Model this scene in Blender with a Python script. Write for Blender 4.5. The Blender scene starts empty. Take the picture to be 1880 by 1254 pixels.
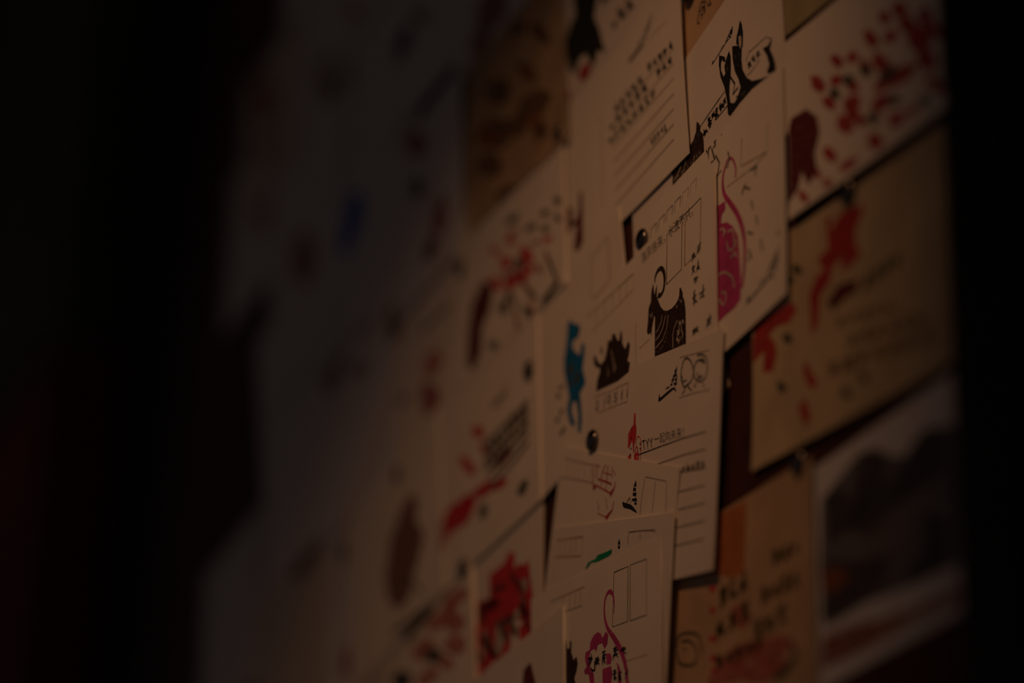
import bpy, bmesh, math, random
from mathutils import Matrix, Vector
from mathutils.geometry import tessellate_polygon

# ------------------------------------------------------------------ camera
sc = bpy.context.scene
COL = sc.collection
CAM_LOC = (1.00209, -0.47232, 1.31304)
CAM_ROWS = [[0.376988, 0.348882, 0.857998], [0.925768, -0.170811, -0.337309], [0.028874, 0.921469, -0.387377]]
LENS = 97.623
cam_d = bpy.data.cameras.new('camera'); cam = bpy.data.objects.new('camera', cam_d); COL.objects.link(cam)
cam.matrix_world = Matrix.Translation(CAM_LOC) @ Matrix(CAM_ROWS).to_4x4()
cam_d.sensor_width = 36; cam_d.lens = LENS; cam_d.clip_start = .05
FOCUS_POINT = Vector((-0.003, 0, 1.795))
cam_d.dof.use_dof = True
view = -(Matrix(CAM_ROWS) @ Vector((0, 0, 1)))
cam_d.dof.focus_distance = (FOCUS_POINT - Vector(CAM_LOC)).dot(view)
cam_d.dof.aperture_fstop = 2.35
sc.camera = cam
# ------------------------------------------------------------------ light
w = bpy.data.worlds.new('dim_room'); sc.world = w; w.use_nodes = True
bg = w.node_tree.nodes['Background']; bg.inputs[0].default_value = (1, .68, .60, 1); bg.inputs[1].default_value = .0255
def spot(name, loc, target, energy, color, size, radius):
    d = bpy.data.lights.new(name, 'SPOT'); d.energy = energy; d.color = color
    d.spot_size = math.radians(size); d.spot_blend = 1.0; d.shadow_soft_size = radius
    o = bpy.data.objects.new(name, d); COL.objects.link(o); o.location = loc
    o.rotation_euler = (Vector(target) - Vector(loc)).to_track_quat('-Z', 'Y').to_euler(); return o
spot('warm_picture_lamp', (.262, -.43, 2.20), (-.175, 0, 1.62), 3.55, (1, .465, .21), 61.9, .018)
sc.view_settings.view_transform = 'Standard'; sc.view_settings.look = 'None'
sc.view_settings.exposure = 0; sc.view_settings.gamma = 1; sc.view_settings.use_curve_mapping = False

# ------------------------------------------------------------------ materials
MATS = {}
def material(name, col, rough=.9, metal=0, vary=.12, scale=60, bump=0.0, alpha=None, col2=None):
    if name in MATS: return MATS[name]
    m = bpy.data.materials.new(name); m.use_nodes = True; nt = m.node_tree; N = nt.nodes; K = nt.links
    b = N['Principled BSDF']; b.inputs['Roughness'].default_value = rough; b.inputs['Metallic'].default_value = metal
    b.inputs['Specular IOR Level'].default_value = .25
    tc = N.new('ShaderNodeTexCoord'); no = N.new('ShaderNodeTexNoise'); no.inputs['Scale'].default_value = scale; no.inputs['Detail'].default_value = 5
    K.new(tc.outputs['Object'], no.inputs['Vector'])
    r = N.new('ShaderNodeValToRGB'); r.color_ramp.elements[0].position = .35; r.color_ramp.elements[1].position = .65
    c2 = col2 or tuple(c * (1 - vary) for c in col)
    r.color_ramp.elements[0].color = (*c2, 1); r.color_ramp.elements[1].color = (*col, 1)
    K.new(no.outputs['Fac'], r.inputs['Fac']); K.new(r.outputs['Color'], b.inputs['Base Color'])
    if bump:
        n2 = N.new('ShaderNodeTexNoise'); n2.inputs['Scale'].default_value = 1400; K.new(tc.outputs['Object'], n2.inputs['Vector'])
        bp = N.new('ShaderNodeBump'); bp.inputs['Strength'].default_value = bump; bp.inputs['Distance'].default_value = .0001
        K.new(n2.outputs['Fac'], bp.inputs['Height']); K.new(bp.outputs['Normal'], b.inputs['Normal'])
    if alpha:
        n3 = N.new('ShaderNodeTexNoise'); n3.inputs['Scale'].default_value = 700; n3.inputs['Detail'].default_value = 3
        K.new(tc.outputs['Object'], n3.inputs['Vector'])
        mr = N.new('ShaderNodeMapRange'); mr.inputs[1].default_value = .38; mr.inputs[2].default_value = .55
        mr.inputs[3].default_value = alpha[0]; mr.inputs[4].default_value = alpha[1]
        K.new(n3.outputs['Fac'], mr.inputs[0]); K.new(mr.outputs[0], b.inputs['Alpha'])
    MATS[name] = m; return m
m_edge_lit = material('paper_edge_lit', (.98, .92, .78), .8, vary=.03)  # card edges coloured paler than the faces, so they look caught by light
PAPER = {
 'cream': ((.80, .76, .68), 0), 'cream_b': ((.76, .72, .66), 0), 'cool': ((.70, .70, .72), 0), 'warmgrey': ((.62, .58, .52), 0),
 'kraft_tan': ((.58, .47, .30), .15), 'kraft_orange': ((.60, .42, .26), .15), 'kraft_brown': ((.50, .36, .22), .3), 'kraft_olive': ((.42, .38, .22), .2)}
for k, (c, vv) in PAPER.items(): material('paper_' + k, c, .85, vary=.05 + vv, scale=35, bump=.35)
INK = {
 'black': ((.012, .012, .014), (.85, 1)), 'darkbrown': ((.035, .016, .012), (.8, 1)), 'darkred': ((.14, .012, .02), (.7, .95)),
 'red': ((.50, .02, .03), (.55, .9)), 'magenta': ((.56, .055, .24), (.75, 1)), 'pink': ((.62, .14, .14), (.3, .7)),
 'blue': ((.0, .17, .42), (.8, 1)), 'green': ((.0, .30, .14), (.8, 1)), 'grey': ((.10, .10, .08), (.6, .9)),
 'greenblack': ((.02, .022, .012), (.85, 1)), 'faint': ((.28, .20, .12), (.45, .75)), 'greybrown': ((.20, .15, .11), (.6, .8)),
 'maroon': ((.32, .07, .04), (.45, .8)), 'cream_ink': ((.62, .56, .48), (.75, 1)), 'darkcream': ((.30, .26, .20), (.5, .9)),
 'brightred': ((.68, .03, .05), (.7, .95)), 'dullmaroon': ((.20, .06, .05), (.45, .8)), 'dullred2': ((.42, .07, .08), (.4, .75)), 'dullmagenta': ((.45, .10, .22), (.4, .75)), 'blue_b': ((.02, .16, .70), (.8, 1)),
 'dullred': ((.34, .10, .11), (.35, .7)), 'dullgrey': ((.22, .21, .20), (.35, .65)),
 'slate': ((.17, .16, .18), (.9, 1)), 'dusk': ((.075, .07, .08), (.55, .9)), 'rust': ((.36, .12, .06), (.4, .8)),
 'brown': ((.20, .10, .05), (.5, .9)), 'brown2': ((.16, .085, .05), (.4, .75)), 'orange': ((.60, .20, .07), (.6, .9)),
 'darkolive': ((.07, .06, .02), (.6, .9))}
for k, (c, a) in INK.items(): material('ink_' + k, c, .8, vary=.25, scale=120, alpha=a)

# ------------------------------------------------------------------ room and board
def link(name, me, parent=None, loc=None, **props):
    o = bpy.data.objects.new(name, me); COL.objects.link(o)
    if parent: o.parent = parent
    if loc is not None: o.location = loc
    for k, v in props.items(): o[k] = v
    return o
def box_mesh(name, lo, hi, mat, bevel=0):
    bm = bmesh.new(); bmesh.ops.create_cube(bm, size=1)
    lo = Vector(lo); hi = Vector(hi)
    for v in bm.verts: v.co = Vector([(lo[i] + hi[i]) / 2 + v.co[i] * (hi[i] - lo[i]) for i in range(3)])
    if bevel: bmesh.ops.bevel(bm, geom=bm.edges[:], offset=bevel, segments=2, affect='EDGES')
    me = bpy.data.meshes.new(name); bm.to_mesh(me); bm.free(); me.materials.append(mat); return me
m_wall = material('wall_charcoal', (.022, .020, .018), .95, vary=.3, scale=6)
m_floor = material('floor_dark', (.03, .025, .02), .7, vary=.3, scale=8)
m_board = material('board_stained_wood', (.075, .022, .014), .7, vary=.4, scale=25)
m_rail = material('rail_black', (.012, .011, .010), .6, vary=.3, scale=25)
m_post_g = material('post_greygreen', (.10, .12, .095), .8, vary=.3, scale=9)
m_post_r = material('post_red', (.19, .045, .03), .8, vary=.3, scale=9)
link('wall_back', box_mesh('wall_back', (-3.2, .045, 0), (1.6, .15, 3.2), m_wall), kind='structure')
link('floor', box_mesh('floor', (-3.2, -2.0, -.05), (1.6, .15, 0), m_floor), kind='structure')
link('ceiling', box_mesh('ceiling', (-3.2, -2.0, 3.2), (1.6, .15, 3.25), m_wall), kind='structure')
bd = link('notice_board', None, loc=(0, 0, 0), label='dark red-brown stained wooden pinboard carrying all the postcards', category='board')
BX0, BX1, BZ0, BZ1 = -.86, .2275, 1.25, 2.75
NP = 6
for i in range(NP):
    a = BX0 + (BX1 - BX0) * i / NP; b_ = BX0 + (BX1 - BX0) * (i + 1) / NP
    link('board_plank', box_mesh('board_plank', (a + .0006, 0, BZ0), (b_ - .0006, .03, BZ1), m_board, .0008), bd)
for lo, hi in [((BX1, -.004, BZ0 - .05), (BX1 + .045, .043, BZ1 + .05)), ((BX0 - .045, -.004, BZ0 - .05), (BX0, .043, BZ1 + .05)),
               ((BX0, -.004, BZ0 - .05), (BX1, .043, BZ0)), ((BX0, -.004, BZ1), (BX1, .043, BZ1 + .05))]:
    link('frame_rail', box_mesh('frame_rail', lo, hi, m_rail, .002), bd)
pill = link('trim_1', box_mesh('trim_1', (-1.75, -.02, 2.25), (-1.232, .045, 3.2), m_post_g, .01), kind='structure')
pill2 = link('trim_2', box_mesh('trim_2', (-1.75, -.022, 0), (-1.228, .045, 2.25), m_post_r, .01), kind='structure')

# ------------------------------------------------------------------ postcards (millimetres on the board: X right, Z up, lift towards the room)
CARDS = [
 {"name":"postcard","label":"olive kraft postcard above the red-stamped one, mostly out of frame","mat":"kraft_olive","base":0.72,"th":0.38,"curl":{},"O":[96.37,1879.27],"u":[95.74,-6.98],"v":[0.23,107.94],"art":[]},
 {"name":"postcard","label":"cream postcard crowded with red stamps at the top right","mat":"cream","base":1.728,"th":0.38,"curl":{"B":2.25,"R":0.75},"O":[107.95,1791.18],"u":[123.51,-8.45],"v":[-5.36,83.71],"art":[["red_stamp","red",[["p",1,[[0.7869,0.6758],[0.8047,0.6487],[0.7974,0.634],[0.7868,0.6255],[0.7688,0.631],[0.7499,0.6353],[0.7324,0.6595],[0.7093,0.6824],[0.7017,0.7089],[0.708,0.7248],[0.7179,0.7354],[0.7349,0.7362],[0.757,0.722],[0.7737,0.697]]],["p",1,[[0.5961,0.6501],[0.6102,0.6166],[0.6128,0.5918],[0.608,0.5763],[0.5905,0.5837],[0.5724,0.5918],[0.5502,0.6228],[0.5288,0.655],[0.5273,0.68],[0.5202,0.7052],[0.5247,0.7184],[0.5363,0.7207],[0.5559,0.7013],[0.5767,0.6834]]],["p",1,[[0.3738,0.6684],[0.3893,0.6429],[0.3822,0.6311],[0.3785,0.6173],[0.3623,0.6228],[0.3456,0.6282],[0.3286,0.6511],[0.3155,0.6724],[0.3036,0.6955],[0.2987,0.7182],[0.3106,0.7235],[0.3241,0.7254],[0.3436,0.7089],[0.3592,0.6883]]],["p",1,[[0.2444,0.6257],[0.2647,0.5949],[0.2668,0.5706],[0.2486,0.5718],[0.2399,0.5581],[0.2159,0.5751],[0.1953,0.6041],[0.1739,0.6301],[0.169,0.6548],[0.1695,0.6728],[0.1646,0.7017],[0.1862,0.6945],[0.2096,0.6727],[0.2335,0.6567]]],["p",1,[[0.3733,0.5703],[0.3734,0.5543],[0.3702,0.5416],[0.3629,0.5304],[0.3432,0.5369],[0.3242,0.5403],[0.3072,0.5574],[0.2978,0.5747],[0.2866,0.5932],[0.2984,0.6005],[0.3066,0.6083],[0.3209,0.6106],[0.3389,0.5986],[0.3581,0.5884]]],["p",1,[[0.7293,0.5776],[0.7282,0.5626],[0.7212,0.5529],[0.7134,0.543],[0.6958,0.5431],[0.6756,0.5519],[0.6573,0.5662],[0.6412,0.5839],[0.6449,0.5986],[0.6524,0.6078],[0.6573,0.6213],[0.6766,0.6194],[0.6956,0.6055],[0.7163,0.5956]]],["p",1,[[0.9374,0.4439],[0.9394,0.4164],[0.9405,0.3885],[0.9129,0.3847],[0.8886,0.3728],[0.8504,0.3915],[0.8118,0.4175],[0.8031,0.4534],[0.7816,0.4879],[0.7907,0.5131],[0.8204,0.5168],[0.8463,0.5297],[0.886,0.5073],[0.9162,0.4757]]],["p",1,[[0.9417,0.5452],[0.9446,0.5255],[0.9389,0.5121],[0.9316,0.4986],[0.9116,0.5007],[0.8883,0.5075],[0.8686,0.5303],[0.8499,0.5528],[0.8535,0.5712],[0.8542,0.5883],[0.8632,0.6013],[0.8862,0.591],[0.9075,0.5891],[0.9292,0.5686]]],["p",1,[[0.6597,0.479],[0.6776,0.4428],[0.6719,0.4235],[0.6597,0.4167],[0.6465,0.4118],[0.6244,0.4247],[0.6028,0.4548],[0.5756,0.4838],[0.5697,0.5144],[0.5668,0.54],[0.576,0.5521],[0.5897,0.56],[0.6149,0.5419],[0.6378,0.5096]]],["p",1,[[0.5529,0.521],[0.5613,0.4953],[0.565,0.4742],[0.561,0.4617],[0.5474,0.4657],[0.531,0.4786],[0.5144,0.5005],[0.5005,0.5241],[0.4863,0.5506],[0.4869,0.5669],[0.4862,0.5857],[0.501,0.5801],[0.5173,0.5679],[0.533,0.5427]]],["p",1,[[0.8433,0.3342],[0.8348,0.3136],[0.8116,0.3019],[0.7922,0.2861],[0.7498,0.2912],[0.7069,0.3004],[0.6669,0.3191],[0.6497,0.3439],[0.6433,0.3678],[0.6683,0.3818],[0.6993,0.3898],[0.7391,0.3893],[0.7781,0.374],[0.8083,0.3558]]],["p",1,[[0.4291,0.2988],[0.4364,0.2718],[0.444,0.2435],[0.426,0.2401],[0.4114,0.2322],[0.3854,0.247],[0.3601,0.2722],[0.3334,0.3019],[0.3281,0.3308],[0.3329,0.349],[0.3311,0.3776],[0.3549,0.3754],[0.3837,0.3459],[0.4068,0.3262]]],["p",1,[[0.4755,0.3159],[0.4859,0.2896],[0.4841,0.2726],[0.4859,0.2493],[0.4655,0.2574],[0.4447,0.2747],[0.4236,0.2909],[0.4093,0.3183],[0.3872,0.3499],[0.3867,0.373],[0.4011,0.3774],[0.4178,0.3739],[0.4364,0.3688],[0.457,0.3416]]],["p",1,[[0.311,0.4764],[0.3179,0.4553],[0.331,0.4265],[0.3164,0.4257],[0.3074,0.417],[0.2863,0.4392],[0.2693,0.4569],[0.2483,0.4794],[0.2391,0.5053],[0.2362,0.5269],[0.2446,0.5364],[0.2631,0.5259],[0.2786,0.5203],[0.299,0.5034]]],["p",1,[[0.7521,0.1268],[0.754,0.1062],[0.7477,0.093],[0.7452,0.0743],[0.72,0.0861],[0.6997,0.0909],[0.6742,0.1047],[0.658,0.1293],[0.6496,0.1526],[0.6627,0.1626],[0.6666,0.1798],[0.6905,0.1695],[0.7108,0.1665],[0.7358,0.1513]]],["p",1,[[0.6125,0.0915],[0.6263,0.0677],[0.6341,0.0414],[0.6138,0.0394],[0.5972,0.035],[0.5724,0.0452],[0.549,0.0683],[0.5322,0.0929],[0.5278,0.1141],[0.5284,0.1313],[0.5307,0.1512],[0.5507,0.1535],[0.5771,0.1374],[0.5992,0.115]]],["p",1,[[0.4735,0.0708],[0.4585,0.059],[0.449,0.0498],[0.4388,0.0374],[0.4093,0.0399],[0.383,0.0486],[0.3551,0.0574],[0.3396,0.0722],[0.3434,0.0856],[0.3475,0.099],[0.3765,0.0989],[0.399,0.1049],[0.4257,0.0945],[0.4473,0.084]]],["p",1,[[0.3108,0.195],[0.3288,0.1654],[0.3335,0.1417],[0.319,0.1418],[0.3108,0.1344],[0.2918,0.1455],[0.2718,0.1718],[0.2477,0.1963],[0.2381,0.2241],[0.2308,0.2498],[0.2401,0.2578],[0.2538,0.2579],[0.2726,0.2488],[0.2938,0.2213]]],["p",1,[[0.4855,0.3832],[0.4873,0.362],[0.4822,0.3455],[0.4694,0.3339],[0.4461,0.3345],[0.4184,0.3421],[0.3959,0.3653],[0.3728,0.3879],[0.3739,0.409],[0.3746,0.429],[0.3887,0.4415],[0.4169,0.4315],[0.4426,0.4268],[0.4643,0.4051]]],["p",1,[[0.6753,0.2703],[0.6733,0.2499],[0.6626,0.2364],[0.6506,0.2226],[0.6243,0.222],[0.594,0.2331],[0.5667,0.2518],[0.5428,0.2751],[0.5489,0.2952],[0.5604,0.3081],[0.5683,0.3265],[0.5975,0.3246],[0.6256,0.3067],[0.6563,0.294]]],["p",1,[[0.1268,0.0682],[0.1427,0.0422],[0.1423,0.0285],[0.1372,0.023],[0.1318,0.0176],[0.1176,0.0262],[0.0998,0.0455],[0.0824,0.0685],[0.0664,0.0949],[0.0715,0.104],[0.067,0.1221],[0.0751,0.1256],[0.0939,0.1059],[0.11,0.091]]],["p",1,[[0.9417,0.3176],[0.9505,0.2904],[0.949,0.2693],[0.9488,0.2406],[0.9233,0.2417],[0.8921,0.2589],[0.8677,0.2939],[0.847,0.3232],[0.8332,0.3547],[0.831,0.3832],[0.8552,0.3826],[0.8685,0.4015],[0.9005,0.3821],[0.9283,0.3504]]],["p",1,[[0.9638,0.1631],[0.9844,0.1277],[0.9916,0.0989],[0.9849,0.0879],[0.9703,0.0915],[0.952,0.1025],[0.9285,0.1309],[0.909,0.1657],[0.8897,0.202],[0.8838,0.2303],[0.8972,0.2312],[0.9089,0.2304],[0.9249,0.223],[0.9451,0.1906]]],["p",1,[[0.4676,0.4746],[0.4751,0.4521],[0.4762,0.4338],[0.4686,0.4243],[0.4549,0.4237],[0.4361,0.4387],[0.4168,0.4536],[0.4054,0.4778],[0.4003,0.4969],[0.3986,0.5133],[0.4007,0.5288],[0.4176,0.5213],[0.4335,0.5121],[0.453,0.4994]]],["p",1,[[0.8382,0.113],[0.8436,0.1001],[0.8311,0.0942],[0.822,0.0873],[0.8054,0.0864],[0.7876,0.0949],[0.77,0.103],[0.7659,0.1153],[0.7527,0.1289],[0.7667,0.1343],[0.7766,0.1404],[0.7921,0.1443],[0.8107,0.1344],[0.8252,0.1244]]],["p",1,[[0.2061,0.1576],[0.2206,0.132],[0.2212,0.1181],[0.2289,0.0949],[0.2189,0.0944],[0.2006,0.1118],[0.1828,0.1357],[0.1653,0.1583],[0.1498,0.1856],[0.1487,0.2013],[0.1518,0.2099],[0.1592,0.2122],[0.1716,0.2079],[0.1906,0.183]]],["p",1,[[0.4755,0.6251],[0.4849,0.608],[0.4769,0.599],[0.4722,0.5864],[0.4533,0.5932],[0.4366,0.601],[0.4192,0.6126],[0.4097,0.6294],[0.3975,0.6483],[0.41,0.6552],[0.4196,0.6608],[0.4331,0.6621],[0.4516,0.6593],[0.4672,0.6416]]],["p",1,[[0.6845,0.7002],[0.6948,0.679],[0.6981,0.6592],[0.6848,0.6593],[0.6758,0.6533],[0.6591,0.6594],[0.6433,0.6839],[0.625,0.7051],[0.6191,0.7278],[0.6191,0.7454],[0.6319,0.7461],[0.6436,0.7451],[0.6582,0.7348],[0.6755,0.7228]]],["p",1,[[0.5211,0.2455],[0.5267,0.2306],[0.5234,0.2194],[0.5108,0.2174],[0.4983,0.2173],[0.4837,0.2238],[0.4706,0.2346],[0.457,0.2474],[0.4579,0.2594],[0.4568,0.2715],[0.4673,0.2748],[0.4792,0.2757],[0.4948,0.2731],[0.5106,0.2607]]],["p",1,[[0.3026,0.0481],[0.3004,0.0365],[0.2961,0.0285],[0.2901,0.0216],[0.2766,0.0225],[0.2616,0.0258],[0.2496,0.0377],[0.236,0.0485],[0.2285,0.0621],[0.2373,0.0688],[0.2457,0.0736],[0.2574,0.0759],[0.2738,0.0736],[0.2879,0.0607]]],["p",1,[[0.8342,0.5667],[0.8439,0.5386],[0.836,0.5248],[0.8334,0.5051],[0.8134,0.5114],[0.7924,0.519],[0.7693,0.5435],[0.7561,0.5727],[0.7385,0.6036],[0.7389,0.6274],[0.7563,0.6298],[0.771,0.6351],[0.7942,0.6159],[0.8152,0.5939]]],["p",1,[[0.9713,0.4422],[0.9838,0.4125],[0.9918,0.3855],[0.9888,0.3727],[0.9825,0.3636],[0.9638,0.3807],[0.944,0.4181],[0.9229,0.446],[0.9156,0.4744],[0.9078,0.5008],[0.9112,0.5125],[0.9163,0.5241],[0.9366,0.4988],[0.9556,0.4761]]],["p",1,[[0.6551,0.3606],[0.6515,0.3472],[0.6584,0.3284],[0.6406,0.3267],[0.6231,0.329],[0.6039,0.3333],[0.5889,0.3491],[0.572,0.3643],[0.5685,0.3808],[0.5741,0.3927],[0.5863,0.3991],[0.6037,0.399],[0.6227,0.3883],[0.644,0.3786]]]]],["dark_stamp","darkred",[["p",1,[[0.0219,0.5533],[0.1287,0.5413],[0.1974,0.4565],[0.2137,0.3622],[0.1794,0.267],[0.1929,0.1541],[0.1356,0.1139],[0.0875,0.2155],[0.0625,0.1347],[0.0041,0.0937],[-0.0041,0.4829]]]]],["writing","grey",[["p",2,[[0.5525,0.5011],[0.5552,0.4851],[0.5592,0.4679],[0.5544,0.4554],[0.5368,0.4635],[0.521,0.4671],[0.5075,0.4878],[0.4899,0.5046],[0.487,0.5224],[0.4924,0.5323],[0.4949,0.5452],[0.51,0.5403],[0.5251,0.5374],[0.5406,0.5195]]],["p",2,[[0.7242,0.2396],[0.7283,0.2222],[0.7346,0.2023],[0.7187,0.2044],[0.7111,0.195],[0.6932,0.2058],[0.6751,0.2211],[0.6673,0.2417],[0.6555,0.2613],[0.6536,0.2787],[0.6661,0.2815],[0.6801,0.2777],[0.6947,0.273],[0.7103,0.2578]]],["p",2,[[0.9085,0.1115],[0.9148,0.0937],[0.9117,0.0826],[0.9078,0.0726],[0.8962,0.0715],[0.8803,0.0797],[0.8645,0.0953],[0.8491,0.1136],[0.8443,0.1319],[0.8459,0.1448],[0.8482,0.1588],[0.863,0.1568],[0.88,0.1405],[0.8941,0.128]]],["p",2,[[0.5951,0.221],[0.5971,0.2034],[0.6022,0.1844],[0.5892,0.1826],[0.5787,0.178],[0.5612,0.1847],[0.5473,0.2068],[0.5345,0.2228],[0.5218,0.2429],[0.5258,0.2552],[0.5315,0.2652],[0.5474,0.2592],[0.5622,0.2567],[0.5761,0.2373]]],["p",2,[[0.4453,0.5201],[0.444,0.5046],[0.452,0.4839],[0.4387,0.4822],[0.4256,0.4837],[0.4104,0.4938],[0.394,0.5049],[0.377,0.5239],[0.3718,0.5437],[0.3784,0.554],[0.3876,0.5585],[0.3975,0.5631],[0.4139,0.5542],[0.4301,0.5391]]],["p",2,[[0.6717,0.3954],[0.6742,0.378],[0.6712,0.3664],[0.6676,0.3547],[0.6547,0.3541],[0.6378,0.3633],[0.6212,0.3791],[0.6056,0.3987],[0.6051,0.4157],[0.6086,0.4267],[0.6093,0.4424],[0.624,0.4411],[0.6409,0.426],[0.6583,0.4154]]],["p",2,[[0.7163,0.395],[0.7279,0.3742],[0.7212,0.3639],[0.7149,0.3549],[0.7033,0.3514],[0.686,0.3662],[0.6685,0.3778],[0.6586,0.398],[0.654,0.4149],[0.6573,0.4257],[0.6621,0.4349],[0.6753,0.4315],[0.6894,0.4332],[0.7062,0.4148]]],["p",2,[[0.3509,0.5039],[0.3557,0.4876],[0.3629,0.4674],[0.3512,0.4631],[0.3378,0.4628],[0.3205,0.4694],[0.3045,0.4884],[0.2948,0.5068],[0.2854,0.5252],[0.2831,0.5423],[0.2948,0.5459],[0.3051,0.5535],[0.3239,0.5336],[0.3395,0.5217]]]]]]},
 {"name":"postcard","label":"tan kraft postcard with large red brush strokes in the right column","mat":"kraft_tan","base":0.72,"th":0.38,"curl":{"B":1.8,"R":0.6},"O":[71.47,1696.23],"u":[158.55,-10.64],"v":[-3.04,94.99],"art":[["red_brushwork","red",[["p",1,[[0.4076,0.947],[0.4394,0.9311],[0.425,0.8717],[0.4871,0.9198],[0.5267,0.9168],[0.5962,0.8949],[0.5906,0.8561],[0.5529,0.7947],[0.5577,0.7218],[0.5833,0.6858],[0.5397,0.6625],[0.4767,0.6569],[0.4871,0.7212],[0.4388,0.7069],[0.4207,0.6467],[0.3713,0.6179],[0.3514,0.4877],[0.3183,0.4632],[0.3152,0.6493],[0.35,0.7082],[0.3911,0.7203],[0.3607,0.7807],[0.4184,0.8041]]],["p",1,[[0.008,0.6722],[0.1219,0.6693],[0.2242,0.6676],[0.2479,0.615],[0.205,0.5808],[0.1374,0.5991],[0.0939,0.5824],[0.1272,0.5285],[0.1348,0.474],[0.1124,0.4064],[0.0565,0.4275],[0.0666,0.524],[0.0136,0.5003],[-0.02,0.5029],[-0.0129,0.6095],[0.0159,0.6238]]],["l",2,5,[[0.2836,0.3475],[0.3076,0.2722],[0.34,0.2281]]],["l",2,6,[[0.2673,0.1875],[0.3021,0.0803]]]]],["red_brushwork","darkred",[["p",1,[[0.4017,0.5587],[0.4592,0.6108],[0.5599,0.5815],[0.5504,0.5316],[0.496,0.5343],[0.4323,0.5139]]]]],["writing","grey",[["s",3,4,[[0.5801,0.5012],[0.7686,0.5295],[0.5825,0.5686]],5,2.0,1],["p",1,[[0.2758,0.7977],[0.2785,0.7833],[0.2805,0.7695],[0.2733,0.7658],[0.2649,0.7648],[0.2532,0.7767],[0.2425,0.7866],[0.2311,0.8011],[0.2268,0.8167],[0.231,0.8244],[0.2315,0.8368],[0.2435,0.8303],[0.2539,0.8235],[0.264,0.8116]]],["p",1,[[0.2172,0.5135],[0.2174,0.501],[0.2229,0.4851],[0.2162,0.4801],[0.2047,0.4863],[0.1949,0.4867],[0.1843,0.5014],[0.1726,0.5152],[0.1668,0.5311],[0.1682,0.5424],[0.1742,0.5479],[0.1837,0.547],[0.1951,0.539],[0.2067,0.5284]]],["p",1,[[0.1789,0.3114],[0.1857,0.2963],[0.1849,0.2853],[0.1766,0.2841],[0.1722,0.2751],[0.1591,0.2832],[0.1465,0.2963],[0.138,0.3119],[0.1362,0.3243],[0.1317,0.3386],[0.1403,0.3399],[0.1453,0.348],[0.1583,0.3353],[0.1689,0.3245]]],["p",1,[[0.5108,0.1189],[0.5171,0.1036],[0.512,0.097],[0.5113,0.0865],[0.5021,0.0878],[0.4913,0.0965],[0.4793,0.103],[0.4719,0.1185],[0.4678,0.1316],[0.4684,0.1411],[0.4688,0.1525],[0.4792,0.1494],[0.4897,0.1464],[0.4997,0.1314]]],["p",1,[[0.6012,0.1405],[0.6044,0.1273],[0.6058,0.1156],[0.5991,0.113],[0.5933,0.1085],[0.5825,0.1148],[0.572,0.1268],[0.5631,0.1403],[0.557,0.1548],[0.5617,0.1612],[0.5606,0.1742],[0.5715,0.1694],[0.5812,0.1675],[0.5912,0.1534]]],["p",1,[[0.232,0.7787],[0.2328,0.7662],[0.2377,0.7506],[0.2307,0.7467],[0.2215,0.7477],[0.2104,0.7571],[0.1998,0.7675],[0.1915,0.7817],[0.1826,0.7982],[0.1863,0.807],[0.1892,0.8164],[0.2009,0.81],[0.2111,0.81],[0.2235,0.7952]]]]],["writing","brown",[["s",3,6,[[0.5059,0.3016],[0.8738,0.2054],[0.4917,0.3777]],6,1.4,1],["s",3,7,[[0.3958,0.2208],[0.9082,0.1155],[0.3962,0.3036]],7,1.6,1],["s",3,5,[[0.4456,0.4162],[0.7327,0.342],[0.4469,0.471]],8,1.2,1]]]]},
 {"name":"postcard","label":"thin kraft postcard corner poking out behind the round-faces card","mat":"kraft_orange","base":0.288,"th":0.38,"curl":{},"O":[19.16,1732.64],"u":[28.45,9.51],"v":[-5.54,15.54],"art":[]},
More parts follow.
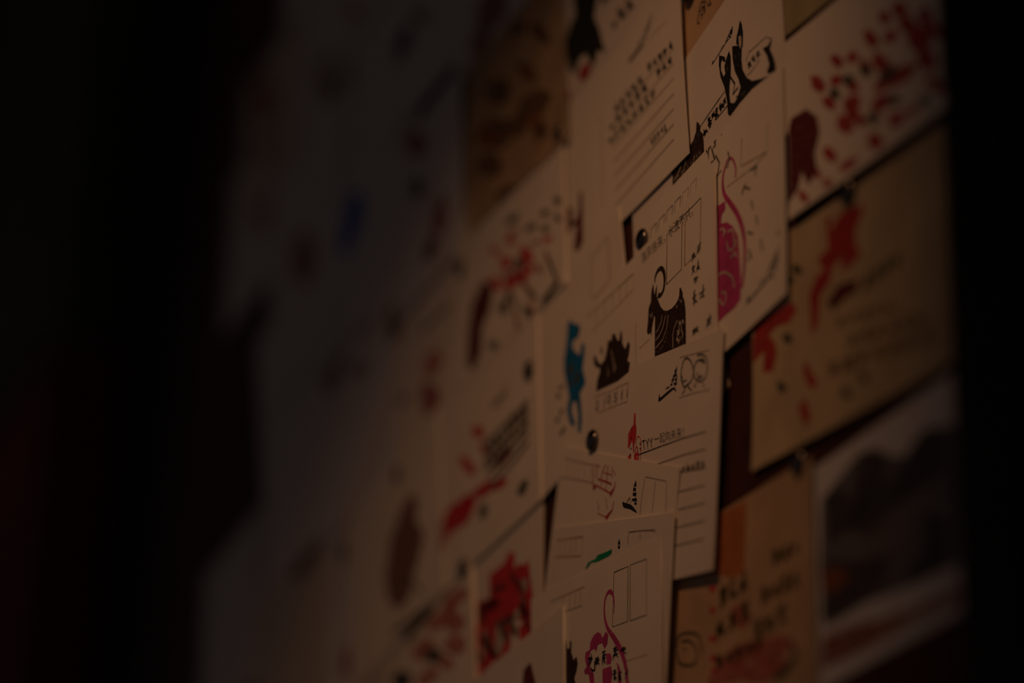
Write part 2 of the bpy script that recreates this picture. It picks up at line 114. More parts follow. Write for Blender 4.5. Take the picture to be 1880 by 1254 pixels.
 {"name":"postcard","label":"picture postcard with a dark landscape at the lower right","mat":"cool","base":0.72,"th":0.38,"curl":{"R":0.6},"O":[123.48,1593.85],"u":[103.51,1.65],"v":[-2.22,87.78],"art":[["landscape_picture","slate",[["p",1,[[0.0494,0.8323],[0.3367,0.9313],[0.6505,0.7835],[0.7939,0.8478],[1.0095,0.7704],[0.9808,0.194],[0.6816,0.2209],[0.3532,0.2635],[0.0506,0.2595],[0.0253,0.524]]]]],["landscape_picture","dusk",[["p",2,[[0.0787,0.8435],[0.2102,0.8249],[0.271,0.7443],[0.3546,0.9238],[0.4625,0.9009],[0.5478,0.8319],[0.5064,0.7386],[0.376,0.6584],[0.0959,0.6101]]],["p",2,[[0.541,0.7246],[0.7581,0.8306],[0.8598,0.8085],[0.94,0.7419],[0.9134,0.6151],[0.776,0.5968],[0.5502,0.59],[0.3698,0.5508],[0.2096,0.6341],[0.325,0.7229]]],["p",2,[[0.7694,0.5037],[0.9142,0.4048],[0.9003,0.2239],[0.6823,0.2311],[0.6169,0.2758],[0.7578,0.3394]]],["p",2,[[0.0741,0.551],[0.3099,0.4527],[0.5218,0.4174],[0.479,0.2938],[0.1166,0.2698],[0.0248,0.3125]]]]],["landscape_picture","rust",[["p",3,[[0.0346,0.5206],[0.1829,0.4775],[0.2528,0.4079],[0.122,0.3779],[0.0305,0.4326]]]]],["border_print","rust",[["p",1,[[0.0202,0.2148],[0.3484,0.1794],[0.6414,0.1307],[0.9745,0.115],[0.9774,0.0482],[0.6712,0.0685],[0.3418,0.0644],[0.0141,0.0855]]],["p",2,[[0.1503,0.1603],[0.1507,0.1339],[0.1343,0.1237],[0.1186,0.1131],[0.0991,0.1195],[0.0873,0.143],[0.0725,0.1615],[0.0702,0.1871],[0.0774,0.2078],[0.0854,0.2308],[0.1046,0.235],[0.1228,0.2205],[0.1395,0.2075],[0.1504,0.1847]]],["p",2,[[0.2596,0.1506],[0.2539,0.1303],[0.2447,0.1117],[0.2281,0.1028],[0.2085,0.1087],[0.1951,0.1308],[0.1825,0.1517],[0.1787,0.1779],[0.1826,0.2031],[0.1982,0.2152],[0.215,0.2222],[0.2346,0.2191],[0.2502,0.1992],[0.2612,0.1754]]],["p",2,[[0.3683,0.1406],[0.3665,0.1152],[0.3485,0.11],[0.3345,0.1019],[0.3183,0.1084],[0.3037,0.1223],[0.298,0.1444],[0.288,0.1678],[0.2935,0.1907],[0.3099,0.1974],[0.3236,0.2062],[0.3391,0.196],[0.3534,0.1841],[0.3631,0.1642]]]]]]},
 {"name":"postcard","label":"brown kraft postcard with vertical writing, at the top behind the fox card","mat":"kraft_orange","base":0.72,"th":0.38,"curl":{},"O":[-29.41,1907.27],"u":[103.4,13.61],"v":[1.03,111.96],"art":[["writing","black",[["l",2,0.7,[[0.5016,0.2039],[0.476,0.1908],[0.4609,0.1619],[0.4511,0.1274],[0.472,0.1199]]],["l",2,0.7,[[0.5276,0.1884],[0.5176,0.1707],[0.5232,0.1391],[0.513,0.1333]]],["l",2,0.7,[[0.4866,0.175],[0.5125,0.169],[0.4993,0.1533],[0.5076,0.1531]]],["l",2,0.7,[[0.569,0.1636],[0.5796,0.1337]]],["l",2,0.6,[[0.4608,0.1714],[0.4867,0.1655]]],["l",2,0.6,[[0.5433,0.1695],[0.5591,0.1413],[0.5846,0.1401]]],["l",2,0.6,[[0.481,0.2021],[0.5277,0.1836]]],["l",2,0.7,[[0.4767,0.1478],[0.4995,0.1437],[0.4874,0.1225]]]]]]},
 {"name":"postcard","label":"tilted cream postcard with a black fox stamp and pagoda","mat":"cream_b","base":1.224,"th":0.38,"curl":{"R":0.375},"O":[-44.64,1798.0],"u":[150.25,34.93],"v":[-8.76,103.66],"art":[["fox_stamp","black",[["p",1,[[0.7484,0.8001],[0.7578,0.7702],[0.763,0.7215],[0.7576,0.6635],[0.7504,0.6545],[0.7458,0.6086],[0.7495,0.5538],[0.7731,0.4902],[0.803,0.443],[0.8545,0.3974],[0.8904,0.3687],[0.9058,0.358],[0.8006,0.4061],[0.7244,0.4213],[0.6605,0.4245],[0.6479,0.4484],[0.6462,0.5135],[0.6341,0.5945],[0.6128,0.6688],[0.6054,0.7372],[0.6107,0.7789],[0.6452,0.7323],[0.6493,0.7062],[0.6357,0.7169],[0.6284,0.7378],[0.6194,0.7305],[0.6174,0.6981],[0.6316,0.6484],[0.6432,0.6528],[0.6398,0.6908],[0.6556,0.7165],[0.6719,0.7328],[0.6811,0.697],[0.6797,0.6471],[0.6752,0.6009],[0.6664,0.568],[0.6629,0.5293],[0.6668,0.4829],[0.6905,0.4576],[0.7103,0.4616],[0.7315,0.4891],[0.7209,0.5427],[0.702,0.5972],[0.6923,0.6675],[0.6923,0.7318],[0.7147,0.7112],[0.7303,0.6917],[0.7178,0.7163],[0.7225,0.7454],[0.7353,0.7697]]],["l",2,0.9,[[0.6741,0.6021],[0.6985,0.5417],[0.6851,0.5055],[0.7185,0.5032]]],["p",1,[[0.8739,0.5218],[0.9049,0.4999],[0.9244,0.5074],[0.9288,0.4941],[0.9164,0.4705],[0.9317,0.4204],[0.9438,0.3658],[0.9419,0.3391],[0.9011,0.3673],[0.8918,0.3898],[0.9065,0.4068],[0.8967,0.4591]]]]],["fox_stamp","cream_ink",[["p",3,[[0.7356,0.7307],[0.744,0.7299],[0.7524,0.712],[0.7519,0.6784],[0.7441,0.6615],[0.7357,0.6879]]]]],["fox_stamp","grey",[["p",3,[[0.7069,0.677],[0.7167,0.6534],[0.7107,0.6472]]],["p",3,[[0.7205,0.6237],[0.7276,0.6032],[0.7216,0.597]]],["p",3,[[0.6505,0.6791],[0.666,0.6536],[0.6597,0.6434]]],["p",3,[[0.7285,0.6618],[0.7384,0.6422],[0.7324,0.6361]]],["p",3,[[0.7375,0.4532],[0.7698,0.4393],[0.7582,0.4309],[0.7363,0.4336]]],["p",3,[[0.6998,0.4728],[0.7165,0.4717],[0.7155,0.456]]]]],["boxed_motto","grey",[["l",2,0.45,[[0.7728,0.5705],[0.7908,0.5928],[0.8976,0.5498],[0.9369,0.4934]]],["l",2,0.45,[[0.7736,0.498],[0.806,0.4878],[0.8552,0.4881]]],["s",3,3,[[0.7852,0.5063],[0.8667,0.4963],[0.772,0.5586]],11,0.9,1]]],["boxed_motto","black",[["l",2,0.4,[[0.5038,0.574],[0.6357,0.5736]]],["l",2,0.5,[[0.5744,0.4993],[0.6616,0.4885]]],["s",3,5,[[0.5214,0.5272],[0.6457,0.5055],[0.518,0.5692]],12,0.75,1],["l",2,0.4,[[0.475,0.5716],[0.6027,0.5758]]],["s",3,4,[[0.4904,0.4919],[0.6367,0.4996],[0.4781,0.5374]],13,0.8,1]]],["pagoda_stamp","black",[["g",2,[[0.5561,0.7826],[0.6847,0.7746],[0.6079,0.8297]]]]],["horse_stamp","darkbrown",[["p",1,[[0.4503,0.6197],[0.4642,0.6013],[0.475,0.5716],[0.4714,0.55],[0.4829,0.5342],[0.4904,0.4919],[0.4911,0.4333],[0.4906,0.4051],[0.3209,0.3977],[0.2769,0.4313],[0.2825,0.528],[0.2775,0.5515],[0.3436,0.5496],[0.3858,0.5353],[0.3893,0.5536],[0.4243,0.5537],[0.4456,0.5788]]]]],["horse_stamp","cream_ink",[["l",3,0.7,[[0.3747,0.514],[0.3687,0.4946],[0.3524,0.4712],[0.344,0.4543]]],["l",3,0.7,[[0.3447,0.5193],[0.334,0.5083],[0.3157,0.4978],[0.2925,0.4921]]],["l",3,0.7,[[0.4301,0.4748],[0.424,0.4522],[0.4085,0.4427]]],["l",3,0.7,[[0.3002,0.4917],[0.3206,0.4928]]],["l",3,0.7,[[0.3064,0.4634],[0.3244,0.467],[0.3187,0.4546]]]]],["horse_stamp","dusk",[["p",3,[[0.4474,0.566],[0.4595,0.5588],[0.4781,0.5374],[0.4729,0.532],[0.4628,0.5281],[0.4534,0.5379]]],["p",3,[[0.4436,0.5408],[0.4503,0.5266],[0.4425,0.5201],[0.4307,0.5324]]],["p",3,[[0.4645,0.4682],[0.4763,0.4595],[0.4733,0.4483]]]]],["horse_stamp","darkcream",[["s",4,9,[[0.2993,0.4743],[0.482,0.4284],[0.2859,0.5135]],17,0.35,1]]]]},
 {"name":"postcard","label":"cream postcard with a pink monkey stamp, hanging right of centre","mat":"cream","base":1.728,"th":0.38,"curl":{"R":0.9,"B":0.75},"O":[-40.71,1750.61],"u":[145.3,9.93],"v":[-2.56,103.9],"art":[["monkey_stamp","magenta",[["l",2,[1,1.2,1.2,1.0,1.0],[[0.686,0.727],[0.6893,0.7673],[0.6694,0.8248],[0.6387,0.8458],[0.6193,0.8168]]],["l",2,[1.2,1.6,2,2.4,2.8,3,3,2.6,2.2],[[0.6386,0.8432],[0.6104,0.8078],[0.6021,0.7621],[0.6135,0.7024],[0.6532,0.6314],[0.6925,0.5611],[0.7241,0.4801],[0.7409,0.3935],[0.736,0.281],[0.7212,0.2087]]],["p",1,[[0.536,0.7234],[0.5606,0.6844],[0.6166,0.6702],[0.6184,0.6305],[0.5934,0.6226],[0.5879,0.5882],[0.6273,0.5665],[0.6636,0.5241],[0.6969,0.4573],[0.7044,0.3854],[0.7153,0.2537],[0.7127,0.1651],[0.6729,0.1502],[0.6242,0.1572],[0.5814,0.1561],[0.5009,0.1705],[0.4919,0.7461]]]]],["monkey_stamp","cream_ink",[["l",3,1.0,[[0.5837,0.5613],[0.6023,0.5568],[0.6144,0.5315],[0.6018,0.519]]],["l",3,1.0,[[0.6327,0.5187],[0.6633,0.5058],[0.6748,0.4558],[0.6682,0.4185],[0.6377,0.4353],[0.626,0.4812]]],["l",3,1.0,[[0.6809,0.4516],[0.6865,0.4143]]],["l",3,1.0,[[0.5567,0.36],[0.5877,0.3644],[0.6245,0.3396],[0.6609,0.2944],[0.6728,0.2409]]],["l",3,1.0,[[0.5872,0.2727],[0.6118,0.2648],[0.6179,0.2275],[0.5995,0.2147],[0.5749,0.2558]]],["l",3,1.0,[[0.6495,0.3895],[0.6801,0.3937],[0.692,0.3647]]]]],["pagoda_stamp","grey",[["g",2,[[0.7393,0.1149],[0.9114,0.0978],[0.8352,0.2465]]]]],["stamp_box","faint",[["l",2,0.5,[[0.7324,0.8724],[0.7235,0.7507],[0.8925,0.6932],[0.8996,0.814]]],["l",2,0.5,[[0.6301,0.7247],[0.8016,0.6891],[0.8864,0.6894]]]]],["writing","grey",[["s",3,3,[[0.5074,0.9268],[0.6416,0.9929],[0.4705,1.0423]],21,0.9,1],["l",2,1.0,[[0.5592,0.9762],[0.5336,0.9689],[0.5517,0.9117],[0.5263,0.9129]]],["l",2,1.0,[[0.5583,0.9243],[0.5827,0.8714],[0.5691,0.8206],[0.5945,0.8281]]],["l",2,1.0,[[0.6394,0.8816],[0.651,0.8384],[0.6317,0.8095]]],["l",2,1.0,[[0.7833,0.6898],[0.8255,0.6756],[0.8126,0.6431]]],["l",2,1.0,[[0.752,0.6536],[0.7268,0.6211],[0.7396,0.6456],[0.7814,0.607]]],["l",2,1.0,[[0.7863,0.5532],[0.7973,0.5036]]],["l",2,1.0,[[0.8146,0.4664],[0.8257,0.4172]]],["l",2,1.0,[[0.7597,0.4303],[0.7953,0.3971]]],["l",2,1.0,[[0.8423,0.3397],[0.8535,0.2829]]],["l",2,1.0,[[0.9487,0.3063],[0.9599,0.2741]]],["l",2,1.0,[[0.7645,0.3523],[0.7819,0.2992],[0.758,0.3073]]]]],["writing","black",[["s",3,3,[[0.4448,1.0615],[0.5741,1.1057],[0.4327,1.133]],22,0.8,1]]],["postcode_boxes","black",[["l",2,0.3,[[0.0981,0.8534],[0.103,0.9003],[0.1436,0.9024],[0.1387,0.8504]]],["l",2,0.3,[[0.1562,0.856],[0.1611,0.9027],[0.2013,0.9048],[0.1963,0.8531]]],["l",2,0.3,[[0.2137,0.8587],[0.2187,0.9051],[0.2584,0.9072],[0.2534,0.8557]]],["l",2,0.3,[[0.2706,0.8613],[0.2756,0.9074],[0.3149,0.9095],[0.3099,0.8583]]]]],["postcode_boxes","faint",[["l",2,0.3,[[0.3269,0.8638],[0.3319,0.9097],[0.3709,0.9117],[0.3658,0.8608]]],["l",2,0.3,[[0.3827,0.8663],[0.3877,0.9119],[0.4263,0.9139],[0.4211,0.8633]]]]]]},
 {"name":"postcard","label":"tall ruled postcard with lines of black handwriting at the top centre","mat":"cream","base":2.088,"th":0.38,"curl":{"bow":1.8,"B":0.6},"O":[-121.35,1859.74],"u":[134.42,4.67],"v":[-12.26,127.25],"art":[["ruled_lines","grey",[["l",2,0.4,[[0.4012,0.4712],[0.5989,0.4713],[0.9359,0.4679]]],["l",2,0.4,[[0.4038,0.4065],[0.6007,0.4078],[0.9306,0.4067]]],["l",2,0.4,[[0.4064,0.3446],[0.6024,0.3471],[0.925,0.3484]]]]],["ruled_lines","black",[["l",2,0.4,[[0.409,0.2806],[0.6038,0.2846],[0.9187,0.2884]]],["l",2,0.4,[[0.4116,0.2171],[0.6051,0.2226],[0.912,0.229]]],["l",2,0.4,[[0.4143,0.1538],[0.6063,0.1609],[0.905,0.1701]]],["l",2,0.4,[[0.4172,0.0909],[0.6075,0.0996],[0.8979,0.1115]]]]],["handwriting","black",[["s",3,5,[[0.4312,0.4713],[0.6862,0.4679],[0.4141,0.5256]],31,1.05,1],["s",3,5,[[0.7256,0.479],[0.9384,0.464],[0.7101,0.5368]],32,1.05,1],["s",3,6,[[0.3883,0.4162],[0.7209,0.4139],[0.3711,0.4703]],33,1.05,1],["s",3,3,[[0.7973,0.4131],[0.9335,0.4074],[0.7822,0.4652]],34,1.0,1],["s",3,8,[[0.38,0.3519],[0.7919,0.3492],[0.3628,0.4056]],35,1.05,1],["s",3,5,[[0.7242,0.1691],[0.8574,0.1663],[0.7144,0.2169]],36,0.7,1]]],["pagoda_stamp","grey",[["g",2,[[0.5538,0.6265],[0.696,0.6288],[0.6714,0.7232]]],["l",2,1.6,[[0.5685,0.6253],[0.6278,0.63],[0.6962,0.6312]]]]],["stamp_box","faint",[["l",2,0.35,[[0.725,0.6262],[0.7924,0.6248],[0.8875,0.6158]]]]],["divider","faint",[["l",2,0.5,[[0.3162,0.5409],[0.3139,0.4524],[0.3113,0.3548],[0.3089,0.2092],[0.3081,0.1368]]]]],["red_chop","darkred",[["p",1,[[0.1091,0.3154],[0.132,0.2985],[0.1349,0.2277],[0.1336,0.0813],[0.091,0.0587],[0.0528,0.0874],[0.0669,0.1442],[0.0829,0.1804],[0.0423,0.1912],[0.0061,0.1797],[-0.0296,0.2076],[-0.0199,0.2725],[0.0189,0.2925],[0.0442,0.2745],[0.0376,0.2133],[0.0784,0.2074],[0.0996,0.2361]]]]]]},
 {"name":"postcard","label":"cream postcard with a dark clawed stamp, top, above the ruled one","mat":"cream_b","base":2.592,"th":0.38,"curl":{},"O":[-133.48,1957.01],"u":[135.67,5.14],"v":[-12.56,131.69],"art":[["dark_stamp","greenblack",[["p",1,[[0.115,0.4415],[0.3359,0.3073],[0.2975,0.2276],[0.3442,0.1405],[0.3584,0.09],[0.3878,0.0143],[0.3558,0.0412],[0.3232,0.0642],[0.3049,0.0371],[0.27,0.0193],[0.2465,0.0622],[0.2145,0.1145],[0.1715,0.1223],[0.136,0.1086],[0.1256,0.072],[0.0748,0.118],[0.0468,0.1942],[0.0411,0.2756],[0.0741,0.3172],[0.1284,0.3372]]]]],["red_chop","red",[["p",2,[[0.2519,-0.0032],[0.225,-0.0005],[0.2013,0.0022],[0.1771,0.0132],[0.1569,0.0286],[0.1437,0.0465],[0.1471,0.0615],[0.1587,0.072],[0.177,0.0782],[0.2033,0.0774],[0.2301,0.0631],[0.2489,0.0454],[0.2654,0.0265],[0.2511,0.0151]]],["p",2,[[0.0796,-0.0133],[0.0585,-0.0087],[0.0422,-0.0084],[0.0215,-0.0008],[0.0123,0.0141],[-0.0046,0.0272],[0.0026,0.0357],[0.0049,0.0456],[0.0167,0.0511],[0.0372,0.0449],[0.0548,0.034],[0.0741,0.0234],[0.0772,0.0106],[0.0818,-0.0017]]]]],["writing","black",[["s",3,3,[[0.4565,0.0534],[0.6517,0.0535],[0.4121,0.1509]],41,1.6,1],["s",3,3,[[0.3654,0.2212],[0.5803,0.2006],[0.3359,0.3073]],42,1.6,1]]],["writing","faint",[["l",2,0.8,[[0.178,-0.1132],[0.3163,-0.0696]]]]]]},
 {"name":"postcard","label":"cream postcard with a blue figure stamp left of the goat card","mat":"cream","base":2.808,"th":1.0,"curl":{"TR":0.45},"O":[-153.47,1753.37],"u":[112.8,17.02],"v":[-21.0,100.04],"art":[["blue_stamp","blue",[["p",1,[[0.4504,0.7468],[0.4626,0.7388],[0.4702,0.7144],[0.5049,0.6874],[0.5483,0.6472],[0.5441,0.6181],[0.5195,0.5982],[0.4778,0.612],[0.4579,0.5872],[0.4892,0.5381],[0.5237,0.4987],[0.5491,0.5398],[0.5707,0.5402],[0.5799,0.5142],[0.5691,0.4696],[0.5436,0.4117],[0.5633,0.3257],[0.5361,0.3145],[0.5009,0.3081],[0.5026,0.2451],[0.5004,0.1625],[0.4759,0.1022],[0.4531,0.1298],[0.4677,0.2104],[0.4587,0.2834],[0.4315,0.3058],[0.405,0.2712],[0.4338,0.1833],[0.4134,0.176],[0.382,0.2147],[0.3608,0.2982],[0.3924,0.3527],[0.3815,0.4167],[0.3612,0.51],[0.37,0.574],[0.3972,0.6264],[0.4155,0.6788],[0.428,0.7293]]]]],["blue_stamp","grey",[["p",3,[[0.4554,0.4653],[0.4481,0.455],[0.4363,0.448],[0.4225,0.4522],[0.4103,0.4603],[0.4066,0.4747],[0.406,0.4875],[0.4074,0.5007],[0.4151,0.512],[0.4291,0.5084],[0.4408,0.5089],[0.4526,0.5028],[0.4572,0.4898],[0.4565,0.4776]]],["p",3,[[0.5078,0.3866],[0.4997,0.3764],[0.4881,0.3716],[0.4756,0.3723],[0.4663,0.3811],[0.4581,0.3917],[0.4587,0.4061],[0.4648,0.4181],[0.4745,0.4251],[0.4846,0.4295],[0.4949,0.4267],[0.5075,0.425],[0.5097,0.4113],[0.5125,0.3989]]],["p",3,[[0.4417,0.3941],[0.4347,0.388],[0.4254,0.3864],[0.4164,0.3903],[0.4096,0.3966],[0.4043,0.404],[0.4032,0.4127],[0.4066,0.4197],[0.4118,0.4249],[0.4186,0.4302],[0.4278,0.4278],[0.4354,0.4215],[0.4412,0.4135],[0.4419,0.4042]]]]],["writing","grey",[["s",3,1,[[0.2995,0.439],[0.3527,0.4232],[0.3045,0.4763]],50,0.9,1],["s",3,1,[[0.2623,0.4103],[0.3157,0.3945],[0.2672,0.4475]],51,0.9,1],["s",3,1,[[0.2824,0.312],[0.3354,0.2967],[0.2874,0.3489]],52,0.9,1],["s",3,1,[[0.235,0.2894],[0.2884,0.2742],[0.2399,0.3264]],53,0.9,1],["s",3,1,[[0.2908,0.2104],[0.3435,0.1957],[0.2957,0.247]],54,0.9,1],["s",3,1,[[0.2683,0.2069],[0.3212,0.1922],[0.2732,0.2436]],55,0.9,1],["s",3,1,[[0.3386,1.0994],[0.4276,1.1169],[0.3041,1.2161]],57,1.0,1]]],["stamp_box","faint",[["l",2,0.6,[[0.7124,0.9189],[0.876,0.9188],[0.8612,0.6901],[0.7123,0.6909],[0.6718,0.7307],[0.7124,0.9189]]]]]]},
